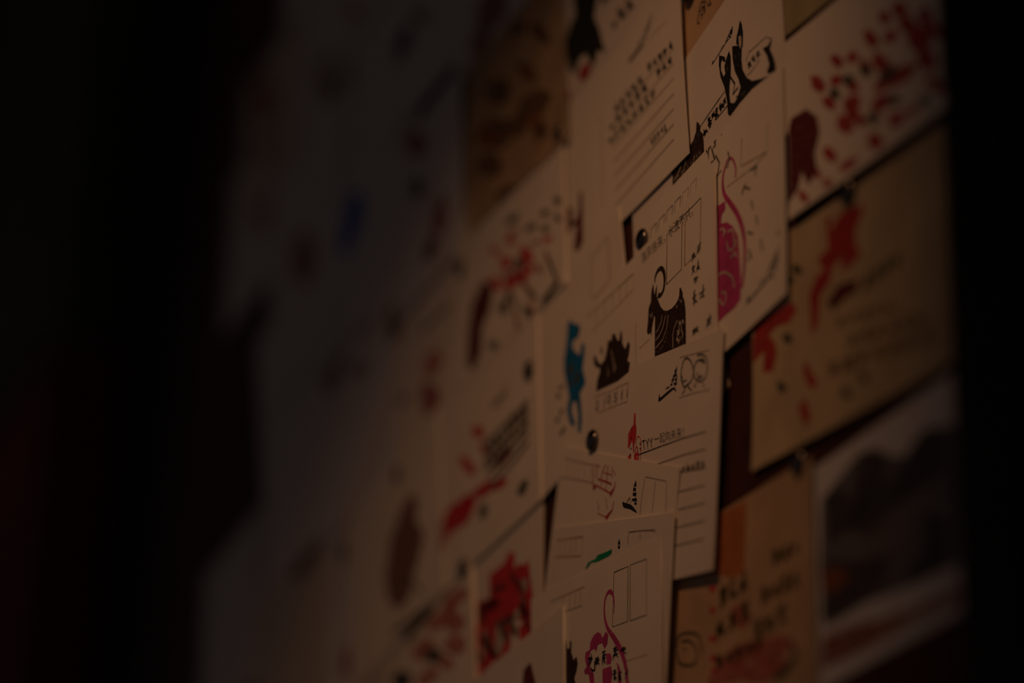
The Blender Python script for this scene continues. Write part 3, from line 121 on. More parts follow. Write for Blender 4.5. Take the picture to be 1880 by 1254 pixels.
 {"name":"postcard","label":"cream postcard with a dark red stamp and red writing under the kraft one","mat":"cream","base":4.032,"th":1.6,"curl":{"R":0.112},"O":[-266.4,1851.0],"u":[144.88,4.92],"v":[-9.77,99.74],"art":[["dark_stamp","darkred",[["p",1,[[0.267,0.4956],[0.3421,0.4368],[0.3564,0.363],[0.3258,0.2729],[0.2579,0.2338],[0.242,0.0888],[0.1736,0.0307],[0.1047,0.0906],[0.1204,0.2744],[0.1593,0.4262]]]]],["red_writing","brightred",[["p",1,[[0.5715,0.5417],[0.5675,0.5305],[0.5694,0.5171],[0.5607,0.511],[0.539,0.5257],[0.5211,0.5313],[0.5068,0.5504],[0.4909,0.5675],[0.4804,0.5861],[0.487,0.5943],[0.5013,0.5928],[0.515,0.5932],[0.5346,0.5761],[0.5531,0.5613]]],["p",1,[[0.9019,0.3224],[0.9048,0.3125],[0.8937,0.3098],[0.875,0.3149],[0.859,0.3167],[0.8411,0.328],[0.826,0.3385],[0.8113,0.3506],[0.8158,0.3568],[0.822,0.3614],[0.8337,0.3633],[0.8539,0.3574],[0.8735,0.3459],[0.8908,0.3343]]],["p",1,[[0.5316,0.4473],[0.5373,0.4249],[0.5365,0.4084],[0.5257,0.4016],[0.5035,0.4127],[0.4807,0.4236],[0.4536,0.4479],[0.4381,0.4763],[0.4276,0.5008],[0.4263,0.5199],[0.4368,0.5287],[0.4592,0.5212],[0.4854,0.4947],[0.5055,0.4731]]],["p",1,[[0.7105,0.3694],[0.733,0.332],[0.7353,0.3074],[0.7252,0.2967],[0.6962,0.3207],[0.6751,0.3298],[0.6459,0.3588],[0.6205,0.3972],[0.6203,0.4206],[0.603,0.4572],[0.6172,0.4616],[0.641,0.4469],[0.6636,0.4339],[0.6885,0.4011]]],["p",1,[[0.4309,0.3823],[0.4396,0.3563],[0.4434,0.3365],[0.4446,0.3172],[0.4301,0.3172],[0.4027,0.3487],[0.3765,0.368],[0.3589,0.404],[0.3436,0.4344],[0.3305,0.4665],[0.3477,0.463],[0.3648,0.4549],[0.3824,0.4527],[0.4095,0.416]]],["p",1,[[0.6868,0.2639],[0.7097,0.2395],[0.6807,0.2385],[0.6488,0.2439],[0.6152,0.2504],[0.575,0.2681],[0.5382,0.2911],[0.5352,0.309],[0.5245,0.3275],[0.5382,0.3363],[0.5689,0.3334],[0.6069,0.3181],[0.6425,0.3029],[0.6814,0.282]]],["p",1,[[0.7204,0.2763],[0.7313,0.2542],[0.7358,0.2363],[0.7244,0.2391],[0.7176,0.2355],[0.7024,0.2467],[0.6866,0.2704],[0.6745,0.29],[0.6642,0.3098],[0.654,0.3329],[0.6638,0.3332],[0.672,0.3356],[0.69,0.3149],[0.7059,0.2987]]],["p",1,[[0.5601,0.3019],[0.5618,0.2835],[0.5639,0.2657],[0.5525,0.2586],[0.5302,0.2662],[0.5048,0.2825],[0.4872,0.3081],[0.4604,0.3315],[0.4611,0.3486],[0.466,0.3592],[0.4731,0.3683],[0.494,0.3591],[0.5149,0.3432],[0.5374,0.3265]]],["p",1,[[0.4149,0.5924],[0.411,0.5836],[0.4075,0.5765],[0.403,0.5675],[0.3828,0.577],[0.363,0.5865],[0.3428,0.6023],[0.3395,0.6166],[0.3267,0.6334],[0.3364,0.6378],[0.3497,0.6368],[0.3646,0.6339],[0.3823,0.6215],[0.3983,0.6084]]],["l",2,2.2,[[0.706,0.0996],[0.7316,-0.0046],[0.6051,-0.0472]]]]],["red_writing","darkred",[["l",2,3.0,[[0.5381,0.2264],[0.5655,0.1372],[0.5782,0.0402],[0.6051,-0.0472]]]]],["swash_stamp","black",[["l",2,[1.5,3,4,4.5],[[0.848,0.2698],[0.8863,0.165],[0.9369,0.0444],[0.8007,0.0119]]]]],["swash_stamp","red",[["l",2,2,[[0.8347,0.2877],[0.86,0.2001]]]]],["writing","grey",[["p",1,[[0.7565,0.4944],[0.7659,0.4811],[0.7598,0.4733],[0.7417,0.4742],[0.721,0.4788],[0.6996,0.4903],[0.6789,0.5025],[0.6632,0.5172],[0.6668,0.5264],[0.6719,0.5339],[0.6864,0.5356],[0.7078,0.5292],[0.729,0.5194],[0.7517,0.5071]]],["p",1,[[0.8776,0.4886],[0.8732,0.4806],[0.8738,0.4711],[0.8613,0.4718],[0.8475,0.476],[0.8328,0.4831],[0.8141,0.4928],[0.8022,0.5073],[0.7985,0.5195],[0.8019,0.528],[0.8153,0.5279],[0.8299,0.5267],[0.8475,0.5139],[0.8628,0.5025]]],["p",1,[[0.9641,0.3919],[0.9718,0.3775],[0.9785,0.3618],[0.9736,0.3576],[0.9627,0.3634],[0.952,0.3687],[0.9381,0.3836],[0.9248,0.4014],[0.9221,0.4145],[0.9165,0.4288],[0.923,0.4303],[0.9286,0.4332],[0.9417,0.4224],[0.9545,0.4074]]],["p",1,[[0.7272,0.1301],[0.7424,0.1012],[0.7574,0.0722],[0.7553,0.0634],[0.75,0.059],[0.7308,0.0781],[0.7084,0.106],[0.6854,0.1388],[0.6669,0.1713],[0.659,0.1929],[0.656,0.2084],[0.6603,0.2151],[0.6858,0.1831],[0.7048,0.1653]]],["p",1,[[0.4816,0.2044],[0.4912,0.1838],[0.4936,0.1689],[0.4948,0.1531],[0.4791,0.1576],[0.4588,0.1708],[0.4367,0.1924],[0.4193,0.2174],[0.4132,0.2361],[0.4085,0.2525],[0.4163,0.2562],[0.4216,0.266],[0.4429,0.2508],[0.4634,0.2272]]],["p",1,[[0.4026,0.0523],[0.403,0.0401],[0.4031,0.0288],[0.3953,0.0214],[0.3773,0.0228],[0.354,0.0344],[0.3323,0.0508],[0.325,0.0673],[0.3065,0.0868],[0.3178,0.0929],[0.3317,0.0938],[0.3481,0.0906],[0.3687,0.0876],[0.3853,0.0683]]],["p",1,[[0.8762,0.4008],[0.8768,0.3908],[0.873,0.3835],[0.8622,0.3811],[0.8453,0.3863],[0.8284,0.3951],[0.815,0.4065],[0.806,0.4176],[0.7978,0.4296],[0.8055,0.4342],[0.8124,0.4399],[0.8301,0.4337],[0.8472,0.4253],[0.8582,0.4131]]],["p",1,[[0.7096,0.0413],[0.7239,0.0131],[0.7213,0.0008],[0.7256,-0.0187],[0.7102,-0.0132],[0.688,0.0096],[0.6677,0.0252],[0.6464,0.0539],[0.6402,0.0751],[0.6334,0.0941],[0.6322,0.1093],[0.6439,0.1089],[0.6646,0.091],[0.6847,0.0664]]],["p",1,[[0.6069,0.6528],[0.6076,0.6433],[0.6014,0.6355],[0.5802,0.6341],[0.5464,0.6425],[0.5186,0.6588],[0.4855,0.6726],[0.465,0.689],[0.4816,0.6941],[0.4864,0.7027],[0.5152,0.6973],[0.5431,0.692],[0.5765,0.6807],[0.6088,0.6644]]],["p",1,[[0.9735,0.4858],[0.9829,0.4717],[0.9805,0.4636],[0.976,0.4566],[0.9619,0.4615],[0.947,0.4734],[0.9308,0.4836],[0.9246,0.4981],[0.9135,0.5135],[0.9157,0.5226],[0.9216,0.5288],[0.9388,0.5177],[0.9525,0.5149],[0.9683,0.5002]]],["p",4,[[0.6117,0.3621],[0.5961,0.3572],[0.5842,0.3479],[0.5703,0.35],[0.5611,0.3617],[0.5521,0.374],[0.5518,0.3912],[0.5574,0.4079],[0.5699,0.4176],[0.5833,0.4212],[0.5977,0.4225],[0.6054,0.4085],[0.6174,0.3981],[0.6133,0.3805]]],["p",4,[[0.5341,0.2249],[0.5259,0.217],[0.5141,0.2155],[0.501,0.2168],[0.4895,0.2269],[0.4812,0.2399],[0.4741,0.2559],[0.4823,0.2674],[0.4931,0.273],[0.504,0.2801],[0.5171,0.2705],[0.53,0.2637],[0.5372,0.2501],[0.5399,0.2358]]],["p",4,[[0.5005,0.191],[0.4867,0.1877],[0.4733,0.1873],[0.4572,0.186],[0.442,0.2003],[0.4313,0.2168],[0.432,0.2319],[0.4347,0.2445],[0.4448,0.2506],[0.4571,0.2543],[0.4728,0.2485],[0.4859,0.236],[0.4985,0.222],[0.4981,0.2073]]]]],["red_writing","dullred2",[["p",3,[[0.6543,0.3194],[0.6613,0.3104],[0.6291,0.3174],[0.6071,0.3206],[0.5752,0.3275],[0.5426,0.3413],[0.5274,0.3521],[0.5012,0.3656],[0.504,0.3718],[0.5275,0.3694],[0.5551,0.3645],[0.5902,0.3533],[0.6183,0.3406],[0.6394,0.3296]]],["p",3,[[0.5122,0.3807],[0.5224,0.3582],[0.5226,0.3443],[0.512,0.3452],[0.5028,0.3451],[0.487,0.3578],[0.4682,0.3737],[0.4539,0.3984],[0.4467,0.4179],[0.4458,0.431],[0.4454,0.4453],[0.458,0.4431],[0.4766,0.4289],[0.4938,0.4029]]],["p",3,[[0.6656,0.34],[0.677,0.3194],[0.6795,0.304],[0.6749,0.2955],[0.6589,0.3052],[0.6432,0.3176],[0.6268,0.3351],[0.6151,0.3553],[0.6033,0.3762],[0.604,0.3882],[0.6048,0.4013],[0.6187,0.3971],[0.637,0.3816],[0.6565,0.3627]]],["p",3,[[0.799,0.3733],[0.797,0.3682],[0.7921,0.3639],[0.7714,0.3696],[0.7523,0.3733],[0.7298,0.3829],[0.7199,0.3926],[0.7063,0.4022],[0.7116,0.4061],[0.7161,0.4105],[0.7344,0.4071],[0.7555,0.4013],[0.7773,0.3916],[0.7949,0.381]]],["p",3,[[0.6223,0.5648],[0.6168,0.5612],[0.602,0.5618],[0.5833,0.5634],[0.5517,0.574],[0.5215,0.5863],[0.4983,0.5988],[0.4916,0.6072],[0.503,0.6085],[0.5143,0.6093],[0.5382,0.6031],[0.5644,0.5977],[0.5941,0.5849],[0.6104,0.5741]]],["p",3,[[0.6733,0.2172],[0.685,0.1872],[0.7062,0.1466],[0.6997,0.1444],[0.6909,0.1483],[0.6739,0.169],[0.6554,0.1917],[0.6301,0.2298],[0.611,0.2688],[0.6065,0.2883],[0.6083,0.2963],[0.6103,0.3047],[0.6272,0.286],[0.649,0.2553]]],["p",3,[[0.7984,0.2225],[0.8101,0.2008],[0.8156,0.1827],[0.8133,0.1729],[0.8005,0.1803],[0.7857,0.1941],[0.7704,0.2133],[0.7549,0.2354],[0.7433,0.2588],[0.7488,0.2645],[0.7495,0.2739],[0.7599,0.2681],[0.7702,0.2648],[0.7856,0.243]]]]]]},
 {"name":"postcard","label":"mottled brown kraft postcard, upper left of the ruled one","mat":"kraft_brown","base":4.608,"th":0.38,"curl":{"B":0.45},"O":[-254.93,1938.25],"u":[132.98,-5.07],"v":[-14.12,107.32],"art":[["faded_stamp","brown2",[["p",1,[[0.8214,0.7252],[0.8569,0.6748],[0.8771,0.6326],[0.8745,0.6122],[0.8592,0.6057],[0.8128,0.6502],[0.7731,0.6855],[0.7338,0.7365],[0.6875,0.7949],[0.6695,0.8383],[0.6862,0.8435],[0.7032,0.8458],[0.739,0.8208],[0.7835,0.7831]]],["p",1,[[0.6948,0.5809],[0.718,0.5368],[0.7244,0.5087],[0.7327,0.4776],[0.7111,0.4772],[0.6675,0.5144],[0.6265,0.5414],[0.5849,0.5937],[0.5675,0.6328],[0.5397,0.6782],[0.5554,0.6847],[0.5735,0.6866],[0.6094,0.6615],[0.65,0.6307]]],["p",1,[[0.462,0.6319],[0.4584,0.5958],[0.461,0.5647],[0.4463,0.5426],[0.4046,0.5428],[0.3459,0.5727],[0.278,0.6043],[0.2467,0.6574],[0.2267,0.6982],[0.1947,0.7513],[0.2529,0.7403],[0.2939,0.7354],[0.345,0.7145],[0.4041,0.6818]]],["p",1,[[0.8452,0.3517],[0.8814,0.3025],[0.8317,0.2873],[0.8003,0.2675],[0.7361,0.2752],[0.6647,0.2978],[0.6075,0.3392],[0.5336,0.3823],[0.512,0.4289],[0.5554,0.4468],[0.5861,0.468],[0.6557,0.4518],[0.7232,0.4324],[0.7888,0.3961]]],["p",1,[[0.4333,0.4059],[0.4552,0.356],[0.4625,0.3108],[0.435,0.2814],[0.3624,0.2928],[0.2821,0.3408],[0.2178,0.3841],[0.1484,0.4341],[0.0967,0.4955],[0.1126,0.5332],[0.1691,0.537],[0.2208,0.5447],[0.3003,0.5052],[0.3853,0.4664]]],["p",1,[[0.6226,0.3334],[0.6369,0.2977],[0.6187,0.2793],[0.6185,0.2451],[0.5599,0.263],[0.5068,0.2827],[0.459,0.3167],[0.4067,0.3538],[0.4065,0.3853],[0.3832,0.4273],[0.4171,0.4397],[0.4786,0.4146],[0.5275,0.4082],[0.5716,0.3688]]],["p",1,[[0.3475,0.2606],[0.3689,0.2178],[0.379,0.1789],[0.3615,0.1529],[0.3061,0.1615],[0.2415,0.2014],[0.1895,0.2375],[0.1331,0.2792],[0.0888,0.3308],[0.0967,0.3636],[0.138,0.3682],[0.1755,0.376],[0.2384,0.3436],[0.3055,0.3119]]],["p",1,[[0.8104,0.1809],[0.8305,0.1531],[0.8339,0.13],[0.8086,0.1286],[0.7935,0.1135],[0.7525,0.1301],[0.7117,0.1588],[0.6882,0.1911],[0.675,0.2178],[0.6685,0.2427],[0.6881,0.2505],[0.7205,0.241],[0.7517,0.2401],[0.7933,0.2134]]],["p",1,[[0.5136,-0.0067],[0.5401,-0.0423],[0.519,-0.0595],[0.5159,-0.09],[0.4668,-0.0879],[0.4079,-0.0616],[0.3627,-0.0271],[0.3153,0.0063],[0.2842,0.046],[0.3046,0.0663],[0.3341,0.0762],[0.3741,0.0769],[0.428,0.0673],[0.4801,0.0298]]],["p",1,[[0.6372,0.8797],[0.6333,0.8614],[0.6396,0.8399],[0.6193,0.8332],[0.5859,0.8423],[0.5534,0.8571],[0.5244,0.8768],[0.4847,0.9012],[0.4742,0.9266],[0.4796,0.9451],[0.5044,0.9496],[0.536,0.947],[0.5725,0.9223],[0.6086,0.9059]]]]],["faded_stamp","rust",[["p",2,[[0.6981,0.5702],[0.707,0.5514],[0.724,0.5253],[0.7045,0.5263],[0.6923,0.5199],[0.6646,0.5411],[0.6421,0.5582],[0.6144,0.5799],[0.6024,0.6031],[0.5986,0.6221],[0.6099,0.6293],[0.6346,0.6181],[0.6553,0.6116],[0.6824,0.5947]]],["p",2,[[0.7579,0.2637],[0.7663,0.2427],[0.7609,0.2274],[0.7413,0.2214],[0.7113,0.2281],[0.6803,0.2336],[0.6523,0.2547],[0.6241,0.2757],[0.6198,0.295],[0.6264,0.3083],[0.6401,0.3177],[0.6657,0.3195],[0.7007,0.3063],[0.7347,0.2873]]],["p",2,[[0.2999,0.4256],[0.3165,0.3884],[0.3344,0.3503],[0.3031,0.3494],[0.2704,0.3564],[0.2317,0.3752],[0.1847,0.3979],[0.1428,0.4412],[0.1313,0.4756],[0.1225,0.5055],[0.145,0.511],[0.1622,0.525],[0.2084,0.5009],[0.2549,0.4669]]]]]]},
 {"name":"postcard","label":"cream postcard with a grey text block and red seal, left of the dark gap","mat":"cream","base":3.6,"th":1.6,"curl":{"R":0.112},"O":[-291.0,1743.73],"u":[144.67,9.8],"v":[-12.25,108.77],"art":[["pagoda_stamp","grey",[["l",2,[2,3,3],[[0.7149,0.7399],[0.7069,0.6913],[0.5906,0.6909]]]]],["text_block","grey",[["l",2,2.6,[[0.5111,0.5227],[0.7165,0.5346],[0.9149,0.5313]]],["l",2,2.6,[[0.5239,0.4625],[0.7258,0.4769],[0.9133,0.4805]]],["l",2,2.6,[[0.5366,0.4027],[0.735,0.4195],[0.9116,0.4299]]],["l",2,2.6,[[0.5492,0.3433],[0.7442,0.3625],[0.91,0.3795]]],["l",2,2.6,[[0.5618,0.2843],[0.7533,0.3058],[0.9083,0.3292]]],["s",3,8,[[0.5087,0.3878],[0.9102,0.3867],[0.4979,0.5606]],61,1.8,2]]],["red_seal","brightred",[["p",1,[[0.4966,0.63],[0.5107,0.6089],[0.514,0.5919],[0.5104,0.5777],[0.482,0.5926],[0.4592,0.6029],[0.4335,0.6221],[0.4062,0.6468],[0.3987,0.6684],[0.3937,0.6879],[0.4073,0.693],[0.4297,0.6865],[0.455,0.6723],[0.4817,0.6533]]],["p",1,[[0.5387,0.5103],[0.5499,0.4886],[0.5529,0.475],[0.5568,0.4599],[0.5461,0.4604],[0.5247,0.4796],[0.5047,0.4937],[0.4846,0.5198],[0.4764,0.5388],[0.4632,0.561],[0.4709,0.5636],[0.4798,0.564],[0.4972,0.5511],[0.517,0.5353]]],["p",1,[[0.3909,0.5111],[0.4203,0.4739],[0.4304,0.4471],[0.4316,0.4277],[0.402,0.447],[0.3798,0.4576],[0.3476,0.4871],[0.3186,0.5236],[0.2816,0.5672],[0.2718,0.5966],[0.2767,0.6112],[0.3072,0.5919],[0.329,0.5855],[0.3641,0.5447]]],["p",1,[[0.6038,0.2984],[0.618,0.2795],[0.5908,0.2734],[0.5551,0.274],[0.5155,0.2743],[0.4683,0.2912],[0.4324,0.3101],[0.397,0.3308],[0.387,0.3504],[0.4119,0.3595],[0.4542,0.3575],[0.4996,0.351],[0.5483,0.3367],[0.5768,0.3166]]],["p",1,[[0.4163,0.3383],[0.4181,0.3252],[0.3939,0.323],[0.3781,0.3178],[0.348,0.3216],[0.3152,0.3325],[0.2799,0.346],[0.2676,0.3617],[0.2622,0.3753],[0.2727,0.3842],[0.2985,0.3855],[0.3315,0.3802],[0.3609,0.3654],[0.3861,0.3536]]],["p",1,[[0.7109,0.2523],[0.7215,0.2375],[0.7035,0.2317],[0.675,0.2348],[0.6493,0.238],[0.6198,0.246],[0.5962,0.2592],[0.5718,0.2738],[0.5693,0.2866],[0.5834,0.2933],[0.6075,0.2935],[0.6347,0.2929],[0.6681,0.2816],[0.6983,0.2673]]],["p",2,[[0.0785,0.3729],[0.1964,0.4035],[0.3964,0.3429],[0.4377,0.2908],[0.3526,0.2303],[0.1809,0.2585],[0.1224,0.232],[0.0634,0.262]]]]],["red_seal","darkred",[["p",3,[[0.6048,0.3877],[0.7399,0.4019],[0.772,0.3617],[0.6983,0.3435],[0.6313,0.3581]]]]],["writing","grey",[["p",1,[[0.5361,0.1823],[0.518,0.1762],[0.5032,0.1727],[0.4863,0.1699],[0.4708,0.1836],[0.4588,0.1986],[0.4548,0.2159],[0.4572,0.2314],[0.4656,0.2435],[0.4784,0.2536],[0.4971,0.248],[0.515,0.239],[0.5304,0.2231],[0.532,0.2034]]],["p",1,[[0.8832,0.1118],[0.8699,0.1025],[0.8514,0.0969],[0.8339,0.1086],[0.8147,0.1161],[0.8026,0.1321],[0.7999,0.1508],[0.8194,0.1594],[0.8283,0.1747],[0.8498,0.1687],[0.8687,0.1665],[0.8867,0.1564],[0.9,0.1404],[0.8941,0.1236]]]]]]},
 {"name":"postcard","label":"cream postcard with a big red block seal at the lower left","mat":"cream_b","base":2.16,"th":1.0,"curl":{"R":0.15},"O":[-289.05,1664.37],"u":[144.88,5.91],"v":[-4.21,97.2],"art":[["red_seal","brightred",[["p",1,[[0.5373,0.7073],[0.6616,0.6998],[0.7217,0.7419],[0.768,0.7],[0.7622,0.6219],[0.792,0.6338],[0.8671,0.5958],[0.8889,0.6204],[0.9055,0.5055],[0.937,0.3671],[0.9323,0.2129],[0.8229,0.2073],[0.8063,0.2982],[0.8505,0.3036],[0.745,0.3802],[0.7341,0.1999],[0.6892,0.1939],[0.582,0.2247],[0.5516,0.2117],[0.4585,0.2086],[0.3953,0.2141],[0.3979,0.3715],[0.4333,0.5011],[0.4296,0.613],[0.5411,0.5773]]]]],["red_seal","cream_ink",[["p",3,[[0.4831,0.423],[0.5137,0.4449],[0.5029,0.2874],[0.4576,0.2359]]],["p",3,[[0.6079,0.4005],[0.684,0.4092],[0.7017,0.3031],[0.658,0.2346],[0.5971,0.2357]]],["p",3,[[0.7597,0.3909],[0.8189,0.4067],[0.8202,0.3443],[0.7607,0.3461]]],["p",3,[[0.8313,0.5336],[0.8833,0.5166],[0.8772,0.4489],[0.84,0.4672]]]]],["red_seal","darkred",[["p",4,[[0.624,0.5283],[0.6516,0.5062],[0.6219,0.5001],[0.596,0.4925],[0.5491,0.5015],[0.5025,0.5149],[0.4715,0.5351],[0.4556,0.553],[0.4327,0.5744],[0.4697,0.5768],[0.4956,0.5816],[0.5356,0.5768],[0.5801,0.5646],[0.6139,0.5456]]],["p",4,[[0.5243,0.3574],[0.5492,0.3234],[0.5574,0.3008],[0.5606,0.2833],[0.5441,0.2917],[0.5223,0.3113],[0.5,0.3373],[0.4774,0.3635],[0.4633,0.389],[0.4521,0.4116],[0.4473,0.4292],[0.4599,0.4251],[0.478,0.4121],[0.5013,0.3844]]],["p",4,[[0.8821,0.3611],[0.8941,0.3375],[0.8977,0.32],[0.8965,0.3058],[0.8823,0.306],[0.8579,0.3291],[0.8354,0.3426],[0.8155,0.3702],[0.8104,0.39],[0.8055,0.4069],[0.8114,0.4136],[0.82,0.4185],[0.8391,0.4088],[0.862,0.3867]]],["p",4,[[0.789,0.3718],[0.7681,0.366],[0.7551,0.3606],[0.7374,0.3544],[0.699,0.3635],[0.6639,0.3708],[0.6431,0.3827],[0.6095,0.3961],[0.6133,0.4065],[0.6447,0.407],[0.6686,0.4082],[0.7004,0.4033],[0.7384,0.398],[0.7617,0.3852]]],["p",4,[[0.6138,0.2658],[0.618,0.25],[0.6239,0.234],[0.6186,0.2256],[0.6011,0.2326],[0.5845,0.2407],[0.5647,0.2539],[0.5511,0.2735],[0.5426,0.2902],[0.5362,0.3069],[0.5374,0.3207],[0.5584,0.3108],[0.5769,0.3],[0.5952,0.2842]]]]],["writing","grey",[["l",2,1.5,[[0.4066,0.8287],[0.5335,0.8385],[0.7193,0.8434]]]]],["red_seal","dullmaroon",[["p",5,[[0.6983,0.5684],[0.7018,0.5601],[0.686,0.5584],[0.6591,0.5627],[0.6268,0.57],[0.593,0.583],[0.5645,0.5972],[0.5707,0.6041],[0.5622,0.6142],[0.5736,0.6187],[0.6084,0.6102],[0.6409,0.6034],[0.676,0.59],[0.7011,0.576]]],["p",5,[[0.7785,0.5738],[0.7885,0.554],[0.7869,0.5428],[0.7821,0.5356],[0.7701,0.5405],[0.7564,0.5522],[0.7399,0.5657],[0.7328,0.5867],[0.7243,0.6051],[0.7255,0.6162],[0.7281,0.6265],[0.7405,0.6212],[0.7545,0.6144],[0.7699,0.5936]]],["p",5,[[0.8414,0.4984],[0.8523,0.4725],[0.8534,0.4561],[0.8438,0.4575],[0.8385,0.4514],[0.8245,0.4614],[0.8075,0.4855],[0.7921,0.512],[0.7873,0.5326],[0.7857,0.5473],[0.786,0.5602],[0.794,0.5624],[0.8107,0.5413],[0.8245,0.5208]]],["p",5,[[0.5109,0.498],[0.5214,0.4764],[0.5165,0.4664],[0.5054,0.4667],[0.4942,0.4691],[0.4798,0.4748],[0.462,0.4924],[0.4527,0.5135],[0.4477,0.53],[0.4404,0.5503],[0.4553,0.546],[0.4645,0.5493],[0.4811,0.5323],[0.4962,0.5176]]],["p",5,[[0.7218,0.319],[0.7231,0.297],[0.7259,0.2785],[0.7284,0.2564],[0.7087,0.2713],[0.6918,0.2821],[0.6734,0.3094],[0.6501,0.3373],[0.6392,0.3672],[0.6463,0.3774],[0.6508,0.3875],[0.6641,0.3827],[0.6795,0.3783],[0.6999,0.3488]]],["p",5,[[0.4778,0.3035],[0.4852,0.2832],[0.4948,0.2592],[0.4854,0.2588],[0.4796,0.2524],[0.4629,0.2689],[0.4469,0.2916],[0.432,0.3148],[0.4253,0.335],[0.4151,0.3597],[0.4201,0.3677],[0.4332,0.3605],[0.4477,0.3486],[0.4649,0.329]]],["p",5,[[0.8981,0.285],[0.9127,0.2556],[0.9184,0.2337],[0.9104,0.2342],[0.9027,0.2365],[0.8915,0.246],[0.8757,0.2637],[0.8593,0.295],[0.8499,0.321],[0.8462,0.3391],[0.8447,0.3544],[0.8573,0.3432],[0.8682,0.3346],[0.8843,0.3151]]]]],["red_seal","greybrown",[["p",6,[[0.7158,0.3805],[0.7159,0.374],[0.6923,0.3771],[0.6754,0.3772],[0.6479,0.3835],[0.6262,0.3942],[0.6003,0.4043],[0.5964,0.4117],[0.6044,0.4148],[0.6077,0.4203],[0.6344,0.4143],[0.6591,0.408],[0.6844,0.3994],[0.7017,0.3899]]],["p",6,[[0.7885,0.3124],[0.803,0.2826],[0.8032,0.2651],[0.799,0.2542],[0.7867,0.2566],[0.7689,0.2721],[0.7497,0.2976],[0.736,0.3258],[0.7277,0.3489],[0.7202,0.3725],[0.7282,0.3764],[0.733,0.3892],[0.7548,0.3591],[0.7712,0.338]]],["p",6,[[0.5683,0.3425],[0.5766,0.3224],[0.5793,0.3073],[0.5837,0.2869],[0.5723,0.2895],[0.5558,0.304],[0.5396,0.3308],[0.5257,0.3533],[0.5145,0.377],[0.5088,0.3977],[0.5195,0.3955],[0.5222,0.4083],[0.5395,0.392],[0.557,0.3671]]],["p",6,[[0.8694,0.4133],[0.8782,0.3926],[0.8737,0.3859],[0.8743,0.3733],[0.8645,0.3776],[0.8521,0.3914],[0.8387,0.403],[0.8289,0.4242],[0.8227,0.4415],[0.822,0.4531],[0.8208,0.4671],[0.8321,0.4602],[0.8435,0.4533],[0.856,0.4319]]]]]]},
 {"name":"postcard","label":"pale postcard washed with pink stamping beside the block seal card","mat":"cream","base":3.6,"th":1.6,"curl":{"R":0.112},"O":[-360.77,1620.56],"u":[143.93,26.24],"v":[-19.49,100.53],"art":[["pink_stamp","pink",[["p",1,[[0.9708,0.8995],[0.9601,0.8793],[0.9597,0.8554],[0.9088,0.8633],[0.8642,0.8664],[0.805,0.8867],[0.7751,0.921],[0.7431,0.9479],[0.7149,0.9795],[0.743,0.9897],[0.7754,0.996],[0.8297,0.9771],[0.8834,0.9629],[0.9162,0.9313]]],["p",1,[[0.855,0.8756],[0.8387,0.8563],[0.8451,0.8274],[0.79,0.8307],[0.7284,0.8438],[0.6679,0.8718],[0.6123,0.9009],[0.5791,0.9328],[0.5462,0.969],[0.5886,0.977],[0.6256,0.9868],[0.6956,0.9619],[0.7664,0.9483],[0.8256,0.9105]]],["p",1,[[0.9174,0.7833],[0.9274,0.7511],[0.9281,0.7261],[0.9084,0.7176],[0.8761,0.7246],[0.8364,0.737],[0.7929,0.7753],[0.7641,0.8142],[0.7444,0.8495],[0.734,0.8833],[0.771,0.8763],[0.8011,0.8702],[0.8388,0.8621],[0.8766,0.8204]]],["p",1,[[0.6364,0.8314],[0.6523,0.7982],[0.6387,0.7801],[0.612,0.7732],[0.5725,0.7783],[0.5223,0.7988],[0.4804,0.8348],[0.4205,0.8742],[0.4118,0.9093],[0.4302,0.927],[0.4553,0.9386],[0.4976,0.9376],[0.5561,0.9082],[0.6016,0.8683]]],["p",1,[[0.9104,0.6674],[0.9261,0.6323],[0.9272,0.6055],[0.9067,0.5956],[0.8714,0.6035],[0.829,0.6197],[0.7916,0.6616],[0.7521,0.6975],[0.731,0.7347],[0.7277,0.7643],[0.7501,0.7739],[0.7946,0.7511],[0.8313,0.7415],[0.8712,0.7051]]],["p",1,[[0.6598,0.6639],[0.66,0.6457],[0.6691,0.6209],[0.6286,0.621],[0.5807,0.6306],[0.5277,0.6466],[0.4951,0.6752],[0.4493,0.7027],[0.4478,0.7249],[0.4644,0.7388],[0.5023,0.7389],[0.5459,0.7345],[0.5987,0.7159],[0.6393,0.6887]]],["p",1,[[0.776,0.6479],[0.8007,0.6124],[0.818,0.5768],[0.7958,0.5777],[0.7691,0.5905],[0.7448,0.5978],[0.7113,0.6306],[0.682,0.6654],[0.6496,0.7065],[0.6489,0.7299],[0.6669,0.7319],[0.6799,0.7409],[0.7166,0.7092],[0.7469,0.68]]]]],["dark_stamp","black",[["p",2,[[0.4029,0.7679],[0.388,0.7563],[0.3794,0.7328],[0.329,0.7642],[0.2824,0.785],[0.2518,0.8268],[0.2265,0.8608],[0.1965,0.9028],[0.2132,0.9183],[0.243,0.921],[0.2888,0.9012],[0.332,0.8628],[0.3738,0.8304],[0.4115,0.7893]]]]],["dark_stamp","grey",[["p",2,[[0.6957,0.7169],[0.6939,0.699],[0.6728,0.6957],[0.6374,0.7081],[0.5977,0.7384],[0.5654,0.7699],[0.5443,0.7995],[0.5301,0.8276],[0.5368,0.8443],[0.5768,0.8252],[0.6043,0.8169],[0.6368,0.7922],[0.6752,0.7661],[0.6896,0.7384]]]]]]},
